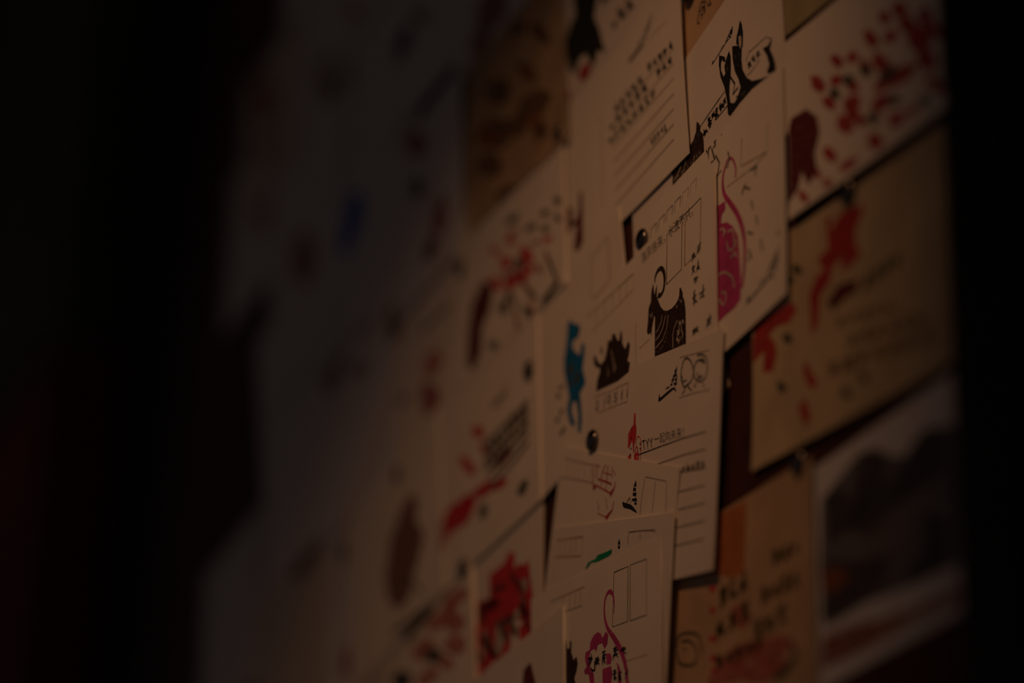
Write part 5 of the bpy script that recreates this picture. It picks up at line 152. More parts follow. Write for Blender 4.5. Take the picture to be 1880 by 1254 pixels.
 {"name":"postcard","label":"cream postcard with a dark goat stamp and brush writing at the centre","mat":"cream","base":3.528,"th":1.0,"curl":{"R":0.225,"TR":0.3},"O":[-94.29,1730.62],"u":[137.08,11.32],"v":[-2.05,102.03],"art":[["goat_stamp","darkbrown",[["p",1,[[0.5422,0.7724],[0.5482,0.749],[0.5512,0.7208],[0.5572,0.7095],[0.5614,0.7291],[0.5746,0.7448],[0.5716,0.7076],[0.5704,0.6897],[0.5823,0.6634],[0.5989,0.6249],[0.6237,0.5898],[0.6483,0.5721],[0.6834,0.5606],[0.7143,0.5634],[0.7329,0.5732],[0.7406,0.5902],[0.742,0.6192],[0.7506,0.6154],[0.7648,0.5835],[0.7658,0.5628],[0.7777,0.537],[0.7858,0.4882],[0.7879,0.3145],[0.6755,0.3374],[0.5554,0.3858],[0.5554,0.4627],[0.5572,0.6017],[0.5524,0.6103],[0.5345,0.5643],[0.5285,0.5255],[0.5243,0.5485],[0.5045,0.5498],[0.4954,0.5704],[0.5031,0.6138],[0.5079,0.6742],[0.5259,0.6943],[0.5283,0.7357]]],["l",2,[0.6,1.6,2.2,2.2,2.4,2.2,2.0,2.0,2.0,2.2,2.8],[[0.5572,0.7618],[0.5602,0.7898],[0.5795,0.807],[0.6064,0.8011],[0.6242,0.7736],[0.6312,0.7429],[0.6299,0.714],[0.6228,0.6891],[0.6061,0.6777],[0.5912,0.6799],[0.5811,0.692]]]]],["goat_stamp","cream_ink",[["l",3,0.55,[[0.6148,0.5723],[0.6029,0.5431],[0.5851,0.5286],[0.5673,0.5207]]],["l",3,0.55,[[0.6395,0.5565],[0.6187,0.511],[0.591,0.4918],[0.5631,0.4865]]],["l",3,0.55,[[0.6588,0.546],[0.6481,0.4924],[0.6175,0.4569],[0.5631,0.4505]]],["l",3,0.55,[[0.7283,0.478],[0.7021,0.4583],[0.6921,0.4283],[0.6942,0.3691]]],["l",3,0.55,[[0.7397,0.4562],[0.7512,0.4562],[0.7555,0.4245],[0.765,0.3897],[0.7609,0.3707]]],["l",3,0.55,[[0.7367,0.4436],[0.7451,0.413],[0.7267,0.403],[0.7174,0.3944]]],["l",3,0.55,[[0.7479,0.3897],[0.7437,0.3743],[0.7305,0.3664]]],["p",3,[[0.7368,0.4653],[0.7466,0.4627],[0.7523,0.4518],[0.7482,0.4436],[0.7396,0.4436]]],["p",3,[[0.7598,0.4597],[0.7729,0.4513],[0.774,0.4345],[0.7637,0.4374]]],["p",3,[[0.7251,0.4329],[0.7366,0.4274],[0.7347,0.4015],[0.7249,0.4041]]],["p",3,[[0.7163,0.3987],[0.7306,0.3951],[0.7392,0.3771],[0.7265,0.3778]]],["p",3,[[0.5176,0.6344],[0.5224,0.6387],[0.5272,0.6171]]],["p",3,[[0.5356,0.634],[0.5404,0.6346],[0.5392,0.6168],[0.5314,0.6107]]]]],["goat_stamp","darkcream",[["p",3,[[0.7404,0.5684],[0.7634,0.5462],[0.7575,0.5355],[0.7461,0.5501]]],["p",3,[[0.7172,0.5542],[0.7316,0.5449],[0.7286,0.5323],[0.7171,0.5397]]],["p",3,[[0.6263,0.4478],[0.6379,0.4332],[0.6321,0.4295]]],["p",3,[[0.6115,0.4314],[0.6221,0.4285],[0.6186,0.4197]]],["p",3,[[0.5968,0.4296],[0.6086,0.4259],[0.6045,0.4139]]],["p",3,[[0.5761,0.4242],[0.588,0.4241],[0.585,0.415]]],["p",3,[[0.6468,0.4713],[0.6538,0.4705],[0.6515,0.4611]]],["p",3,[[0.6409,0.4568],[0.6479,0.4506],[0.6444,0.4437]]],["p",3,[[0.5613,0.437],[0.5673,0.4333],[0.5655,0.4234]]]]],["tree_stamp","darkbrown",[["p",1,[[0.0657,0.7195],[0.0831,0.7138],[0.0967,0.6824],[0.1249,0.6421],[0.1557,0.6436],[0.1724,0.6741],[0.1862,0.7242],[0.2119,0.7055],[0.2201,0.7335],[0.243,0.7206],[0.2629,0.6762],[0.2773,0.6647],[0.282,0.6946],[0.2936,0.7076],[0.3023,0.6642],[0.3009,0.6398],[0.3245,0.5949],[0.3385,0.6063],[0.3492,0.6188],[0.3634,0.5909],[0.3554,0.5508],[0.3433,0.5284],[0.364,0.5057],[0.3561,0.4658],[0.2692,0.4736],[0.0905,0.5305],[0.0983,0.5818],[0.1194,0.6098],[0.119,0.6303],[0.0929,0.6452],[0.0707,0.6778]]],["l",2,1.6,[[0.1305,0.7256],[0.1354,0.6867]]]]],["tree_stamp","darkcream",[["p",3,[[0.2081,0.6723],[0.2254,0.6413],[0.2602,0.5392],[0.2351,0.5293],[0.2218,0.5929]]],["p",3,[[0.1835,0.6062],[0.2011,0.555],[0.1844,0.5399]]]]],["postcode_boxes","faint",[["l",2,0.45,[[-0.0344,0.9526],[0.3906,0.9193],[0.3858,0.8418],[0.0516,0.8485]]],["l",2,0.4,[[0.3352,0.9234],[0.3318,0.8488]]],["l",2,0.4,[[0.2819,0.9299],[0.2786,0.8549]]],["l",2,0.4,[[0.2214,0.9327],[0.2183,0.8572]]],["l",2,0.4,[[0.1603,0.9354],[0.1573,0.8595]]],["l",2,0.4,[[0.0915,0.9427],[0.0886,0.8663]]]]],["stamp_box","black",[["l",2,0.32,[[0.9048,0.9331],[0.7947,0.9359],[0.6514,0.9321],[0.6453,0.6983],[0.7577,0.6957],[0.7635,0.9064]]]]],["stamp_box","faint",[["l",2,0.5,[[0.787,0.9059],[0.7822,0.6964],[0.8946,0.6927],[0.9047,0.9293]]]]],["address_line","faint",[["l",2,0.35,[[0.4393,0.5259],[0.5182,0.5236]]]]],["divider","faint",[["l",2,0.35,[[0.4089,0.6712],[0.41,0.4734]]]]],["handwriting","black",[["t",3,"清风徐来，水波不兴。",[[0.4597,0.9177],[0.8493,0.8901],[0.4465,0.9748]]]]],["handwriting","grey",[["s",3,2,[[0.8281,0.672],[0.9065,0.6885],[0.8286,0.7179]],81,0.9,1],["s",3,2,[[0.8274,0.611],[0.8991,0.5941],[0.8282,0.6796]],82,0.9,1],["s",3,1,[[0.8389,0.5651],[0.8866,0.5491],[0.8393,0.6031]],83,0.9,1],["s",3,2,[[0.8257,0.4594],[0.9325,0.4434],[0.8267,0.5502]],84,0.9,1],["s",3,1,[[0.8246,0.3354],[0.8897,0.3208],[0.825,0.3804]],85,1.0,1],["s",3,1,[[0.9247,0.2987],[0.9886,0.2806],[0.9258,0.3876]],86,1.0,1]]]]},
 {"name":"postcard","label":"ruled postcard with two round doodled faces and a red figure, centre","mat":"cream_b","base":3.6,"th":0.55,"curl":{"R":0.6,"BR":0.9},"O":[-101.22,1690.26],"u":[143.08,-26.78],"v":[7.6,102.98],"art":[["pagoda_stamp","black",[["g",2,[[0.5588,0.7895],[0.6862,0.7846],[0.5949,0.9253]]]]],["face_doodles","grey",[["l",2,1.0,[[0.7458,0.8099],[0.7267,0.8416],[0.7204,0.8643],[0.7251,0.9055],[0.7406,0.932],[0.7626,0.9325],[0.7882,0.911],[0.8075,0.8731],[0.8067,0.8463],[0.7934,0.8256],[0.7698,0.8162],[0.7458,0.8099]]],["l",2,1.0,[[0.8308,0.9273],[0.8647,0.9232],[0.8946,0.9021],[0.904,0.8641],[0.899,0.8268],[0.8762,0.8086],[0.8521,0.8115],[0.8221,0.8306],[0.8103,0.8664],[0.8228,0.8993],[0.8467,0.9023],[0.8862,0.8834],[0.8707,0.9022],[0.8418,0.9035]]],["l",2,0.9,[[0.7553,0.8137],[0.7515,0.7965],[0.7329,0.7828]]],["l",2,0.9,[[0.7701,0.8101],[0.8009,0.7834]]],["l",2,0.9,[[0.8351,0.8544],[0.8415,0.8289],[0.8703,0.8279],[0.86,0.8393]]],["l",2,0.8,[[0.725,0.8692],[0.7393,0.8355],[0.7635,0.8388]]],["l",2,0.7,[[0.8279,0.8143],[0.8245,0.7913],[0.814,0.8057]]],["l",2,0.7,[[0.8769,0.7966],[0.8877,0.7763]]]]],["stamp_box","faint",[["l",2,0.5,[[0.7076,0.9494],[0.9121,0.9304]]],["l",2,0.5,[[0.714,0.7722],[0.8065,0.7702],[0.9268,0.7581]]]]],["postcode_boxes","maroon",[["l",2,0.35,[[0.0609,0.9255],[0.1989,0.921],[0.2577,0.928],[0.3321,0.9294],[0.3281,0.8436],[0.2427,0.8456],[0.0958,0.8416]]],["l",2,0.3,[[0.1001,0.923],[0.0996,0.8488]]],["l",2,0.3,[[0.1498,0.9212],[0.1493,0.8474]]],["l",2,0.3,[[0.1991,0.9194],[0.1985,0.846]]],["l",2,0.3,[[0.2472,0.9257],[0.2465,0.8527]]],["l",2,0.3,[[0.29,0.9252],[0.2893,0.8525]]]]],["postcode_digits","greenblack",[["t",3,"2",[[0.0804,0.8596],[0.1054,0.8591],[0.0813,0.9014]]],["t",3,"1",[[0.1328,0.8607],[0.1576,0.8603],[0.1338,0.9023]]],["t",3,"0",[[0.1706,0.8683],[0.1951,0.8678],[0.1716,0.9097]]],["t",3,"5",[[0.2224,0.8645],[0.2467,0.8641],[0.2234,0.9057]]],["t",3,"1",[[0.2681,0.8636],[0.2922,0.8632],[0.2692,0.9046]]],["t",3,"1",[[0.311,0.8602],[0.3348,0.8597],[0.3121,0.901]]]]],["red_figure_stamp","brightred",[["p",2,[[0.3861,0.7792],[0.3981,0.7753],[0.4015,0.7291],[0.4064,0.7211],[0.4099,0.6947],[0.4082,0.6649],[0.3996,0.6342],[0.3967,0.6001],[0.3914,0.6035],[0.3869,0.6368],[0.3806,0.6591],[0.3643,0.6368],[0.3592,0.6262],[0.3499,0.6351],[0.3505,0.6676],[0.3494,0.6936],[0.3691,0.7174],[0.386,0.7278]]],["l",2,0.5,[[0.4124,0.6339],[0.4118,0.6526],[0.4198,0.6648],[0.4294,0.6663],[0.4406,0.6558],[0.4482,0.6358],[0.4496,0.6009],[0.4503,0.5548]]],["l",2,0.7,[[0.4029,0.5688],[0.4036,0.5964],[0.4169,0.626],[0.4309,0.5932],[0.4374,0.5573]]],["l",2,0.6,[[0.4121,0.5854],[0.4207,0.5998],[0.4308,0.5678],[0.4196,0.5632],[0.4146,0.578]]],["p",1,[[0.3516,0.5871],[0.3699,0.6031],[0.378,0.5992],[0.3777,0.5772],[0.3565,0.5733]]],["p",1,[[0.4059,0.5913],[0.4168,0.6006],[0.4272,0.5916],[0.4355,0.583],[0.4184,0.5795],[0.4315,0.5585],[0.4158,0.5616],[0.4052,0.5591]]]]],["red_figure_stamp","black",[["p",3,[[0.3795,0.6686],[0.3795,0.6664],[0.3791,0.6641],[0.377,0.6647],[0.3754,0.6645],[0.3734,0.6653],[0.3728,0.668],[0.3714,0.6703],[0.3721,0.6724],[0.3729,0.6743],[0.3747,0.6743],[0.3764,0.6741],[0.3779,0.6727],[0.3797,0.671]]],["p",3,[[0.379,0.6234],[0.3784,0.6214],[0.3775,0.62],[0.3762,0.619],[0.3745,0.6193],[0.3731,0.621],[0.3715,0.6226],[0.3705,0.6251],[0.3718,0.6267],[0.3723,0.6286],[0.3737,0.6295],[0.3754,0.6284],[0.377,0.6275],[0.3788,0.6259]]],["p",3,[[0.3791,0.7094],[0.3786,0.7073],[0.3779,0.7051],[0.376,0.7053],[0.3743,0.7058],[0.3728,0.7072],[0.3714,0.7089],[0.3707,0.7112],[0.3708,0.7136],[0.3716,0.7156],[0.3734,0.7162],[0.3752,0.7146],[0.3767,0.7135],[0.3785,0.712]]],["p",3,[[0.4477,0.6301],[0.4469,0.6283],[0.4461,0.6268],[0.4447,0.6264],[0.443,0.6256],[0.4412,0.6271],[0.4402,0.6295],[0.4392,0.6319],[0.44,0.6338],[0.4407,0.6357],[0.4423,0.6364],[0.444,0.6352],[0.4458,0.6347],[0.4468,0.6324]]],["p",3,[[0.449,0.6079],[0.4486,0.606],[0.4477,0.6045],[0.4466,0.6029],[0.4446,0.6034],[0.443,0.6051],[0.4418,0.6072],[0.4411,0.6096],[0.4413,0.6119],[0.4424,0.6133],[0.4439,0.6144],[0.4457,0.6135],[0.4471,0.6119],[0.449,0.6104]]],["p",3,[[0.3766,0.5948],[0.3764,0.5925],[0.3752,0.5912],[0.3737,0.5907],[0.372,0.5913],[0.3702,0.592],[0.3694,0.5943],[0.3687,0.5964],[0.3691,0.5983],[0.3696,0.6003],[0.3713,0.6005],[0.373,0.6012],[0.3749,0.5996],[0.376,0.5973]]]]],["handwriting","black",[["t",3,"TYY",[[0.4625,0.5983],[0.5415,0.5959],[0.4544,0.6414]]],["t",3,"一起向未来！",[[0.5503,0.6055],[0.7603,0.5954],[0.5415,0.6507]]]]],["ruled_lines","black",[["l",2,0.45,[[0.4354,0.5842],[0.5704,0.5877],[0.7479,0.5903],[0.912,0.5852]]]]],["ruled_lines","greybrown",[["l",2,0.6,[[0.568,0.5145],[0.76,0.5177],[0.915,0.5102]]],["l",2,0.6,[[0.7351,0.3654],[0.9192,0.3595]]],["l",2,0.6,[[0.7368,0.2904],[0.9246,0.2853]]],["l",2,0.6,[[0.724,0.2159],[0.9303,0.2113]]],["l",2,0.6,[[0.7187,0.1403],[0.9293,0.1367]]],["l",2,0.6,[[0.5923,0.4522],[0.7622,0.4463],[0.9177,0.4312]]]]],["handwriting","grey",[["s",3,5,[[0.7519,0.4373],[0.9179,0.429],[0.749,0.4799]],91,0.9,1]]]]},
 {"name":"postcard","label":"small postcard tilted clockwise, with faint red seal writing and pagoda","mat":"cream","base":4.176,"th":0.6,"curl":{"TR":0.9},"O":[-146.42,1672.37],"u":[129.86,-53.42],"v":[26.52,98.81],"art":[["red_seal_writing","red",[["l",2,0.9,[[0.2933,0.9332],[0.3176,0.8517]]],["l",2,0.9,[[0.33,0.9531],[0.3313,0.8903]]],["l",2,2.2,[[0.3148,0.8444],[0.34,0.854]]],["l",2,1.0,[[0.3458,0.8872],[0.4057,0.8841],[0.4704,0.8771]]],["l",2,0.7,[[0.457,0.9538],[0.4685,0.9044]]],["l",2,0.8,[[0.4019,0.9577],[0.3828,0.9234],[0.3736,0.8854]]],["l",2,0.8,[[0.4207,0.9549],[0.4278,0.8864]]],["l",2,0.8,[[0.3345,0.8581],[0.3911,0.8502],[0.4755,0.8364]]],["l",2,[0.5,1.2,2.6],[[0.5022,0.8941],[0.4964,0.8615],[0.4683,0.8288]]],["l",2,[0.5,1.0,2.4],[[0.5088,0.8082],[0.5008,0.7662],[0.457,0.7245]]],["l",2,0.5,[[0.4359,0.8137],[0.4606,0.7661]]],["l",2,0.5,[[0.3815,0.7384],[0.4554,0.7312]]],["l",2,0.5,[[0.4738,0.9393],[0.497,0.9165]]],["l",2,0.4,[[0.3686,0.7923],[0.3904,0.7579],[0.3837,0.7479]]],["l",2,0.6,[[0.3847,0.8773],[0.3812,0.8538]]],["l",2,0.6,[[0.4278,0.8864],[0.4285,0.8451]]],["l",2,0.6,[[0.3928,0.9198],[0.4566,0.917]]]]],["postcode_boxes","maroon",[["l",2,0.45,[[0.0377,0.9514],[0.1827,0.946],[0.3596,0.9443]]],["l",2,0.45,[[0.0018,0.8613],[0.2025,0.8653],[0.3143,0.8653]]],["l",2,0.3,[[0.0778,0.9458],[0.0751,0.8602]]],["l",2,0.3,[[0.1309,0.9445],[0.1279,0.8604]]],["l",2,0.3,[[0.1834,0.9433],[0.1801,0.8606]]],["l",2,0.3,[[0.2307,0.9421],[0.2271,0.8608]]],["l",2,0.3,[[0.2775,0.941],[0.2737,0.861]]]]],["pagoda_stamp","black",[["l",2,[0.8,2.2,2.2,1.6,0.4],[[0.5811,0.8118],[0.5944,0.7998],[0.6425,0.7986],[0.6743,0.7911],[0.705,0.7804]]],["p",1,[[0.6666,0.9156],[0.6783,0.8899],[0.6535,0.8851]]],["p",1,[[0.654,0.8829],[0.6755,0.8829],[0.6747,0.8672],[0.6531,0.8671]]],["p",1,[[0.6546,0.8605],[0.6841,0.8637],[0.682,0.8456],[0.6558,0.8472]]],["p",1,[[0.652,0.8333],[0.6889,0.8419],[0.6952,0.8247],[0.6539,0.8245]]],["p",1,[[0.676,0.8225],[0.6962,0.8204],[0.6931,0.8111],[0.6758,0.8113]]]]],["pagoda_stamp","grey",[["l",2,0.4,[[0.6061,0.8056],[0.6341,0.8358],[0.6475,0.8148]]]]],["stamp_box","greybrown",[["l",2,0.4,[[0.7412,0.9366],[0.91,0.936]]],["l",2,0.4,[[0.7389,0.9274],[0.7297,0.8508],[0.7316,0.7755]]],["l",2,0.4,[[0.8238,0.9272],[0.8248,0.8613],[0.8269,0.7912]]],["l",2,0.4,[[0.9145,0.9343],[0.9226,0.872],[0.9312,0.8078]]]]]]},
 {"name":"postcard","label":"postcard with a green stamp corner and a dotted stamp box","mat":"cream_b","base":4.752,"th":0.8,"curl":{"R":1.2,"TR":0.375},"O":[-138.29,1633.12],"u":[134.51,-34.66],"v":[10.78,100.21],"art":[["postcode_boxes","maroon",[["l",2,0.45,[[0.0317,0.9396],[0.1603,0.9418],[0.2681,0.9425],[0.2651,0.8541],[0.0322,0.8612]]],["l",2,0.3,[[0.0777,0.9425],[0.0786,0.8613]]],["l",2,0.3,[[0.1236,0.943],[0.1248,0.8589]]],["l",2,0.3,[[0.1691,0.9434],[0.1706,0.8566]]],["l",2,0.3,[[0.2098,0.9438],[0.2114,0.8545]]]]],["green_stamp","green",[["p",1,[[0.3036,0.7904],[0.3263,0.8225],[0.3861,0.8361],[0.4017,0.8518],[0.4697,0.8623],[0.5184,0.8722],[0.518,0.8527],[0.4893,0.8402],[0.4052,0.821],[0.3531,0.8189],[0.3208,0.7943]]]]],["pagoda_stamp","black",[["p",1,[[0.575,0.9167],[0.5865,0.8883],[0.5626,0.8897]]],["p",1,[[0.5657,0.8848],[0.5853,0.8837],[0.5802,0.8678],[0.5669,0.8732]]],["p",1,[[0.5651,0.8663],[0.5744,0.8589]]],["p",1,[[0.5802,0.8678],[0.5914,0.8579]]],["p",1,[[0.5731,0.8543],[0.5867,0.8466]]]]],["stamp_box","greybrown",[["l",2,0.5,[[0.6489,0.9398],[0.754,0.9397],[0.8589,0.9348],[0.8618,0.9211]]],["l",2,0.35,[[0.6491,0.9375],[0.6461,0.8848]]],["l",2,0.35,[[0.742,0.9337],[0.7434,0.9017]]]]]]},
 {"name":"postcard","label":"foremost postcard with two stamp boxes and a pink monkey, bottom centre","mat":"cream","base":5.328,"th":0.5,"curl":{"R":1.95,"TR":-1.5,"BR":0.75},"O":[-142.69,1602.39],"u":[144.84,-12.24],"v":[-8.38,103.24],"art":[["stamp_boxes","black",[["l",2,0.35,[[0.6571,0.933],[0.7612,0.9295],[0.7525,0.6861],[0.6399,0.6924],[0.6571,0.933]]],["l",2,0.35,[[0.8972,0.9204],[0.7772,0.9304],[0.7715,0.6832],[0.895,0.6756]]]]],["stamp_boxes","greybrown",[["l",2,0.35,[[0.895,0.6756],[0.8972,0.9204]]]]],["address_line","maroon",[["l",2,0.3,[[0.7341,0.5157],[0.8961,0.5044]]]]],["postcode_boxes","greybrown",[["l",2,0.45,[[0.16,0.939],[0.2838,0.9372],[0.4341,0.9329]]],["l",2,0.45,[[0.2824,0.8599],[0.4127,0.8516]]],["l",2,0.3,[[0.2684,0.9356],[0.259,0.8633]]],["l",2,0.3,[[0.3243,0.9347],[0.3149,0.8628]]],["l",2,0.3,[[0.3645,0.9339],[0.3551,0.8623]]],["l",2,0.3,[[0.4044,0.9326],[0.395,0.8612]]]]],["monkey_stamp","magenta",[["l",2,[0.5,0.9,1.6,2.4,1.6,1.4,1.6,2.0,2.4,3.0,3.6,3.6,3.4,3,3,3],[[0.6514,0.7471],[0.656,0.7855],[0.6493,0.8291],[0.632,0.8523],[0.608,0.8542],[0.5872,0.8277],[0.5811,0.7799],[0.5883,0.7323],[0.6096,0.6887],[0.6435,0.6496],[0.6772,0.6071],[0.7046,0.5666],[0.7255,0.5207],[0.737,0.4811],[0.7424,0.4469],[0.7476,0.4055]]],["p",1,[[0.5269,0.6995],[0.5522,0.6871],[0.5644,0.663],[0.5904,0.6863],[0.6078,0.6666],[0.6005,0.6272],[0.5772,0.6107],[0.5607,0.6413],[0.5287,0.6421],[0.5152,0.6134],[0.5028,0.6318],[0.477,0.6289],[0.4637,0.6095],[0.4646,0.5676],[0.4749,0.5386],[0.4938,0.5227],[0.499,0.4726],[0.4671,0.4803],[0.4553,0.5283],[0.4264,0.5354],[0.4203,0.552],[0.4413,0.5658],[0.4292,0.603],[0.4337,0.6324],[0.4662,0.6355],[0.4715,0.6684],[0.4978,0.692]]],["p",1,[[0.588,0.5854],[0.6197,0.5811],[0.633,0.559],[0.6216,0.5322],[0.5932,0.5374],[0.5907,0.566]]],["p",1,[[0.561,0.5249],[0.6245,0.524],[0.6362,0.484],[0.6224,0.443],[0.5594,0.4582]]],["p",1,[[0.666,0.5358],[0.6933,0.4957],[0.704,0.4234],[0.6758,0.4302],[0.6742,0.4894]]]]],["handwriting","black",[["s",4,1,[[0.4432,0.5653],[0.4883,0.5617],[0.4446,0.6258]],100,0.8,1],["s",4,1,[[0.4976,0.5443],[0.5457,0.5474],[0.4986,0.5893]],101,0.8,1],["s",4,1,[[0.5548,0.5302],[0.5929,0.5281],[0.5571,0.6234]],102,0.8,1],["s",4,1,[[0.6312,0.5372],[0.688,0.5339],[0.6333,0.6186]],103,0.8,1],["s",4,1,[[0.6881,0.5376],[0.7511,0.5362],[0.6899,0.6076]],104,0.8,1],["s",4,1,[[0.6351,0.4437],[0.673,0.4419],[0.6367,0.5061]],105,0.8,1],["s",4,1,[[0.6728,0.4346],[0.7105,0.4328],[0.6742,0.4894]],106,0.8,1],["s",4,1,[[0.7232,0.4333],[0.761,0.435],[0.7245,0.4842]],107,0.8,1],["l",4,0.8,[[0.4767,0.6138],[0.4858,0.5926],[0.4593,0.5614]]],["l",4,1.0,[[0.4752,0.5499],[0.4877,0.5362],[0.5038,0.5353],[0.506,0.5761]]]]],["tree_stamp","darkbrown",[["p",1,[[0.2705,0.7442],[0.285,0.7275],[0.2931,0.6868],[0.3098,0.6804],[0.3127,0.716],[0.3272,0.7101],[0.3241,0.6618],[0.3415,0.6191],[0.3525,0.6269],[0.3649,0.6301],[0.3737,0.5983],[0.3621,0.5632],[0.3456,0.5377],[0.362,0.4917],[0.2443,0.5196],[0.2484,0.75]]]]]]},
 {"name":"postcard","label":"plain foremost postcard at the bottom edge, left of the pink monkey","mat":"cream_b","base":6.912,"th":1.5,"curl":{"R":0.075},"O":[-246.33,1578.83],"u":[144.71,9.61],"v":[-7.18,101.75],"art":[["seal_tip","darkred",[["p",1,[[0.6817,0.8461],[0.7388,0.8603],[0.781,0.7398],[0.7386,0.722],[0.6674,0.7544]]]]]]}
]
TACKS = [[-35.74, 1843.01, 2.45, "round steel thumbtack on the gap beside the goat card"], [-83.3, 1761.78, 4.46, "round steel thumbtack above the clockwise-tilted postcard"], [11.19, 1946.28, 3.02, "round steel thumbtack at the top edge of the frame"], [-133.38, 1941.34, 3.89, "round steel thumbtack at the corner of the mottled kraft postcard"], [-164.95, 1826.46, 3.6, "round steel thumbtack left of the blue figure stamp"], [-245.94, 1748.37, 3.74, "round steel thumbtack above the pink-washed postcard"], [153.63, 1784.1, 1.73, "round steel thumbtack on the dark line under the red-stamped postcard"], [111.21, 1686.88, 1.73, "round steel thumbtack between the kraft and the landscape postcards"], [-265.74, 1921.9, 3.6, "round steel thumbtack below the mottled kraft postcard"], [-353.67, 1833.81, 3.6, "blurred round thumbtack left of the tall dull red stamp"], [-443.19, 1816.58, 3.46, "blurred round thumbtack above the lower left dark gap"], [-372.02, 1925.88, 3.6, "blurred round thumbtack right of the dark red figure"], [-325.91, 1710.21, 3.89, "blurred round thumbtack at the bottom edge, beside the pink stamping"]]

GX, GY = 24, 18
def lift(c, s, t):
    k = c['curl']; g = k.get; s = min(max(s, 0), 1); t = min(max(t, 0), 1)
    h = c['base'] + g('R', 0) * s**4 + g('L', 0) * (1-s)**4 + g('T', 0) * t**4 + g('B', 0) * (1-t)**4
    h += g('bow', 0) * 4*t*(1-t) * s**2 + g('TR', 0) * (s*t)**3 + g('BR', 0) * (s*(1-t))**3 + g('BL', 0) * ((1-s)*(1-t))**3 + g('TL', 0) * ((1-s)*t)**3
    return h + g('mid', 0) * 4*s*(1-s) + g('RR', 0) * s**12
def world(c, s, t, dh):
    O, u, v = c['O'], c['u'], c['v']
    return Vector(((O[0] + u[0]*s + v[0]*t) / 1000, -(lift(c, s, t) + dh) / 1000, (O[1] + u[1]*s + v[1]*t) / 1000))
def paper_mesh(c, org):
    vs, fs = [], []
    for side in (0, -c['th']):
        for j in range(GY + 1):
            for i in range(GX + 1): vs.append(world(c, i / GX, j / GY, side) - org)
    W = GX + 1; B = W * (GY + 1)
    for j in range(GY):
        for i in range(GX):
            a = j * W + i; fs.append((a, a+1, a+1+W, a+W)); fs.append((B+a, B+a+W, B+a+1+W, B+a+1))
    for i in range(GX): fs.append((i, B+i, B+i+1, i+1)); a = GY*W + i; fs.append((a, a+1, B+a+1, B+a))
    for j in range(GY): a = j*W; fs.append((a, a+W, B+a+W, B+a)); a += GX; fs.append((a, B+a, B+a+W, a+W))
    me = bpy.data.meshes.new('paper'); me.from_pydata(vs, [], fs); me.materials.append(MATS['paper_' + c['mat']]); me.materials.append(m_edge_lit)
    for i in range(2 * GX * GY, len(fs)): me.polygons[i].material_index = 1
    return me
def stroke(bm, pts, wd, lu, lv, cap=True):
    P = [Vector((p[0] * lu, p[1] * lv)) for p in pts]
    if len(P) < 2: return
    n = len(P)
    if n > 2:   # round the corners a little
        ws = wd if isinstance(wd, list) else [wd] * n
        ws = [ws[min(i, len(ws)-1)] for i in range(n)]
    else: ws = wd if isinstance(wd, list) else [wd, wd]
    L_, R_ = [], []
    for i in range(n):
        d = (P[min(i+1, n-1)] - P[max(i-1, 0)])
        if d.length < 1e-6: d = Vector((1, 0))
        d.normalize(); nn = Vector((-d.y, d.x)) * ws[min(i, len(ws)-1)] / 2
        if 0 < i < n-1:
            e = (P[i+1] - P[i]); 
            if e.length > 1e-6: nn *= min(1.8, 1 / max(.45, abs(e.normalized().dot(d))))
        L_.append(P[i] + nn); R_.append(P[i] - nn)
    va = [(bm.verts.new((a.x / lu, a.y / lv, 0)), bm.verts.new((b.x / lu, b.y / lv, 0))) for a, b in zip(L_, R_)]
    for i in range(n-1): bm.faces.new((va[i][0], va[i][1], va[i+1][1], va[i+1][0]))
def smooth_pts(p, w):
    """Catmull-Rom through curved strokes so they do not look faceted"""
    if len(p) < 5: return p, w
    ws = w if isinstance(w, list) else [w] * len(p); ws = [ws[min(i, len(ws)-1)] for i in range(len(p))]
    o, ow = [], []
    for i in range(len(p) - 1):
        a, b, c_, d = p[max(i-1, 0)], p[i], p[i+1], p[min(i+2, len(p)-1)]
        for k in range(3):
            t = k / 3; q = []
            for x in (0, 1): q.append(.5 * (2*b[x] + (c_[x]-a[x])*t + (2*a[x]-5*b[x]+4*c_[x]-d[x])*t*t + (3*b[x]-a[x]-3*c_[x]+d[x])*t**3))
            o.append(q); ow.append(ws[i] * (1-t) + ws[i+1] * t)
    o.append(p[-1]); ow.append(ws[-1]); return o, ow
def fill(bm, pts):
    vs = [Vector((p[0], p[1], 0)) for p in pts]
    vv = [bm.verts.new(p) for p in vs]
    for t in tessellate_polygon([vs]):
        try: bm.faces.new([vv[i] for i in t])
        except ValueError: pass
def affine(a): # bl br tl -> function of unit square
    return lambda x, y: (a[0][0] + (a[1][0]-a[0][0])*x + (a[2][0]-a[0][0])*y, a[0][1] + (a[1][1]-a[0][1])*x + (a[2][1]-a[0][1])*y)
def glyphs(bm, string, a):
    cu = bpy.data.curves.new('t', 'FONT'); cu.body = string; cu.size = 1; cu.resolution_u = 2; cu.offset = -.012
    o = bpy.data.objects.new('t', cu); me = o.to_mesh()
    xs = [v.co.x for v in me.vertices]; ys = [v.co.y for v in me.vertices]
    if xs:
        x0, x1, y0, y1 = min(xs), max(xs), min(ys), max(ys); f = affine(a)
        if string == '1': x0 -= .28; x1 += .12
        vv = [bm.verts.new((*f((v.co.x-x0) / (x1-x0), (v.co.y-y0) / (y1-y0)), 0)) for v in me.vertices]
        for p in me.polygons:
            try: bm.faces.new([vv[i] for i in p.vertices])
            except ValueError: pass
    o.to_mesh_clear(); bpy.data.objects.remove(o); bpy.data.curves.remove(cu)
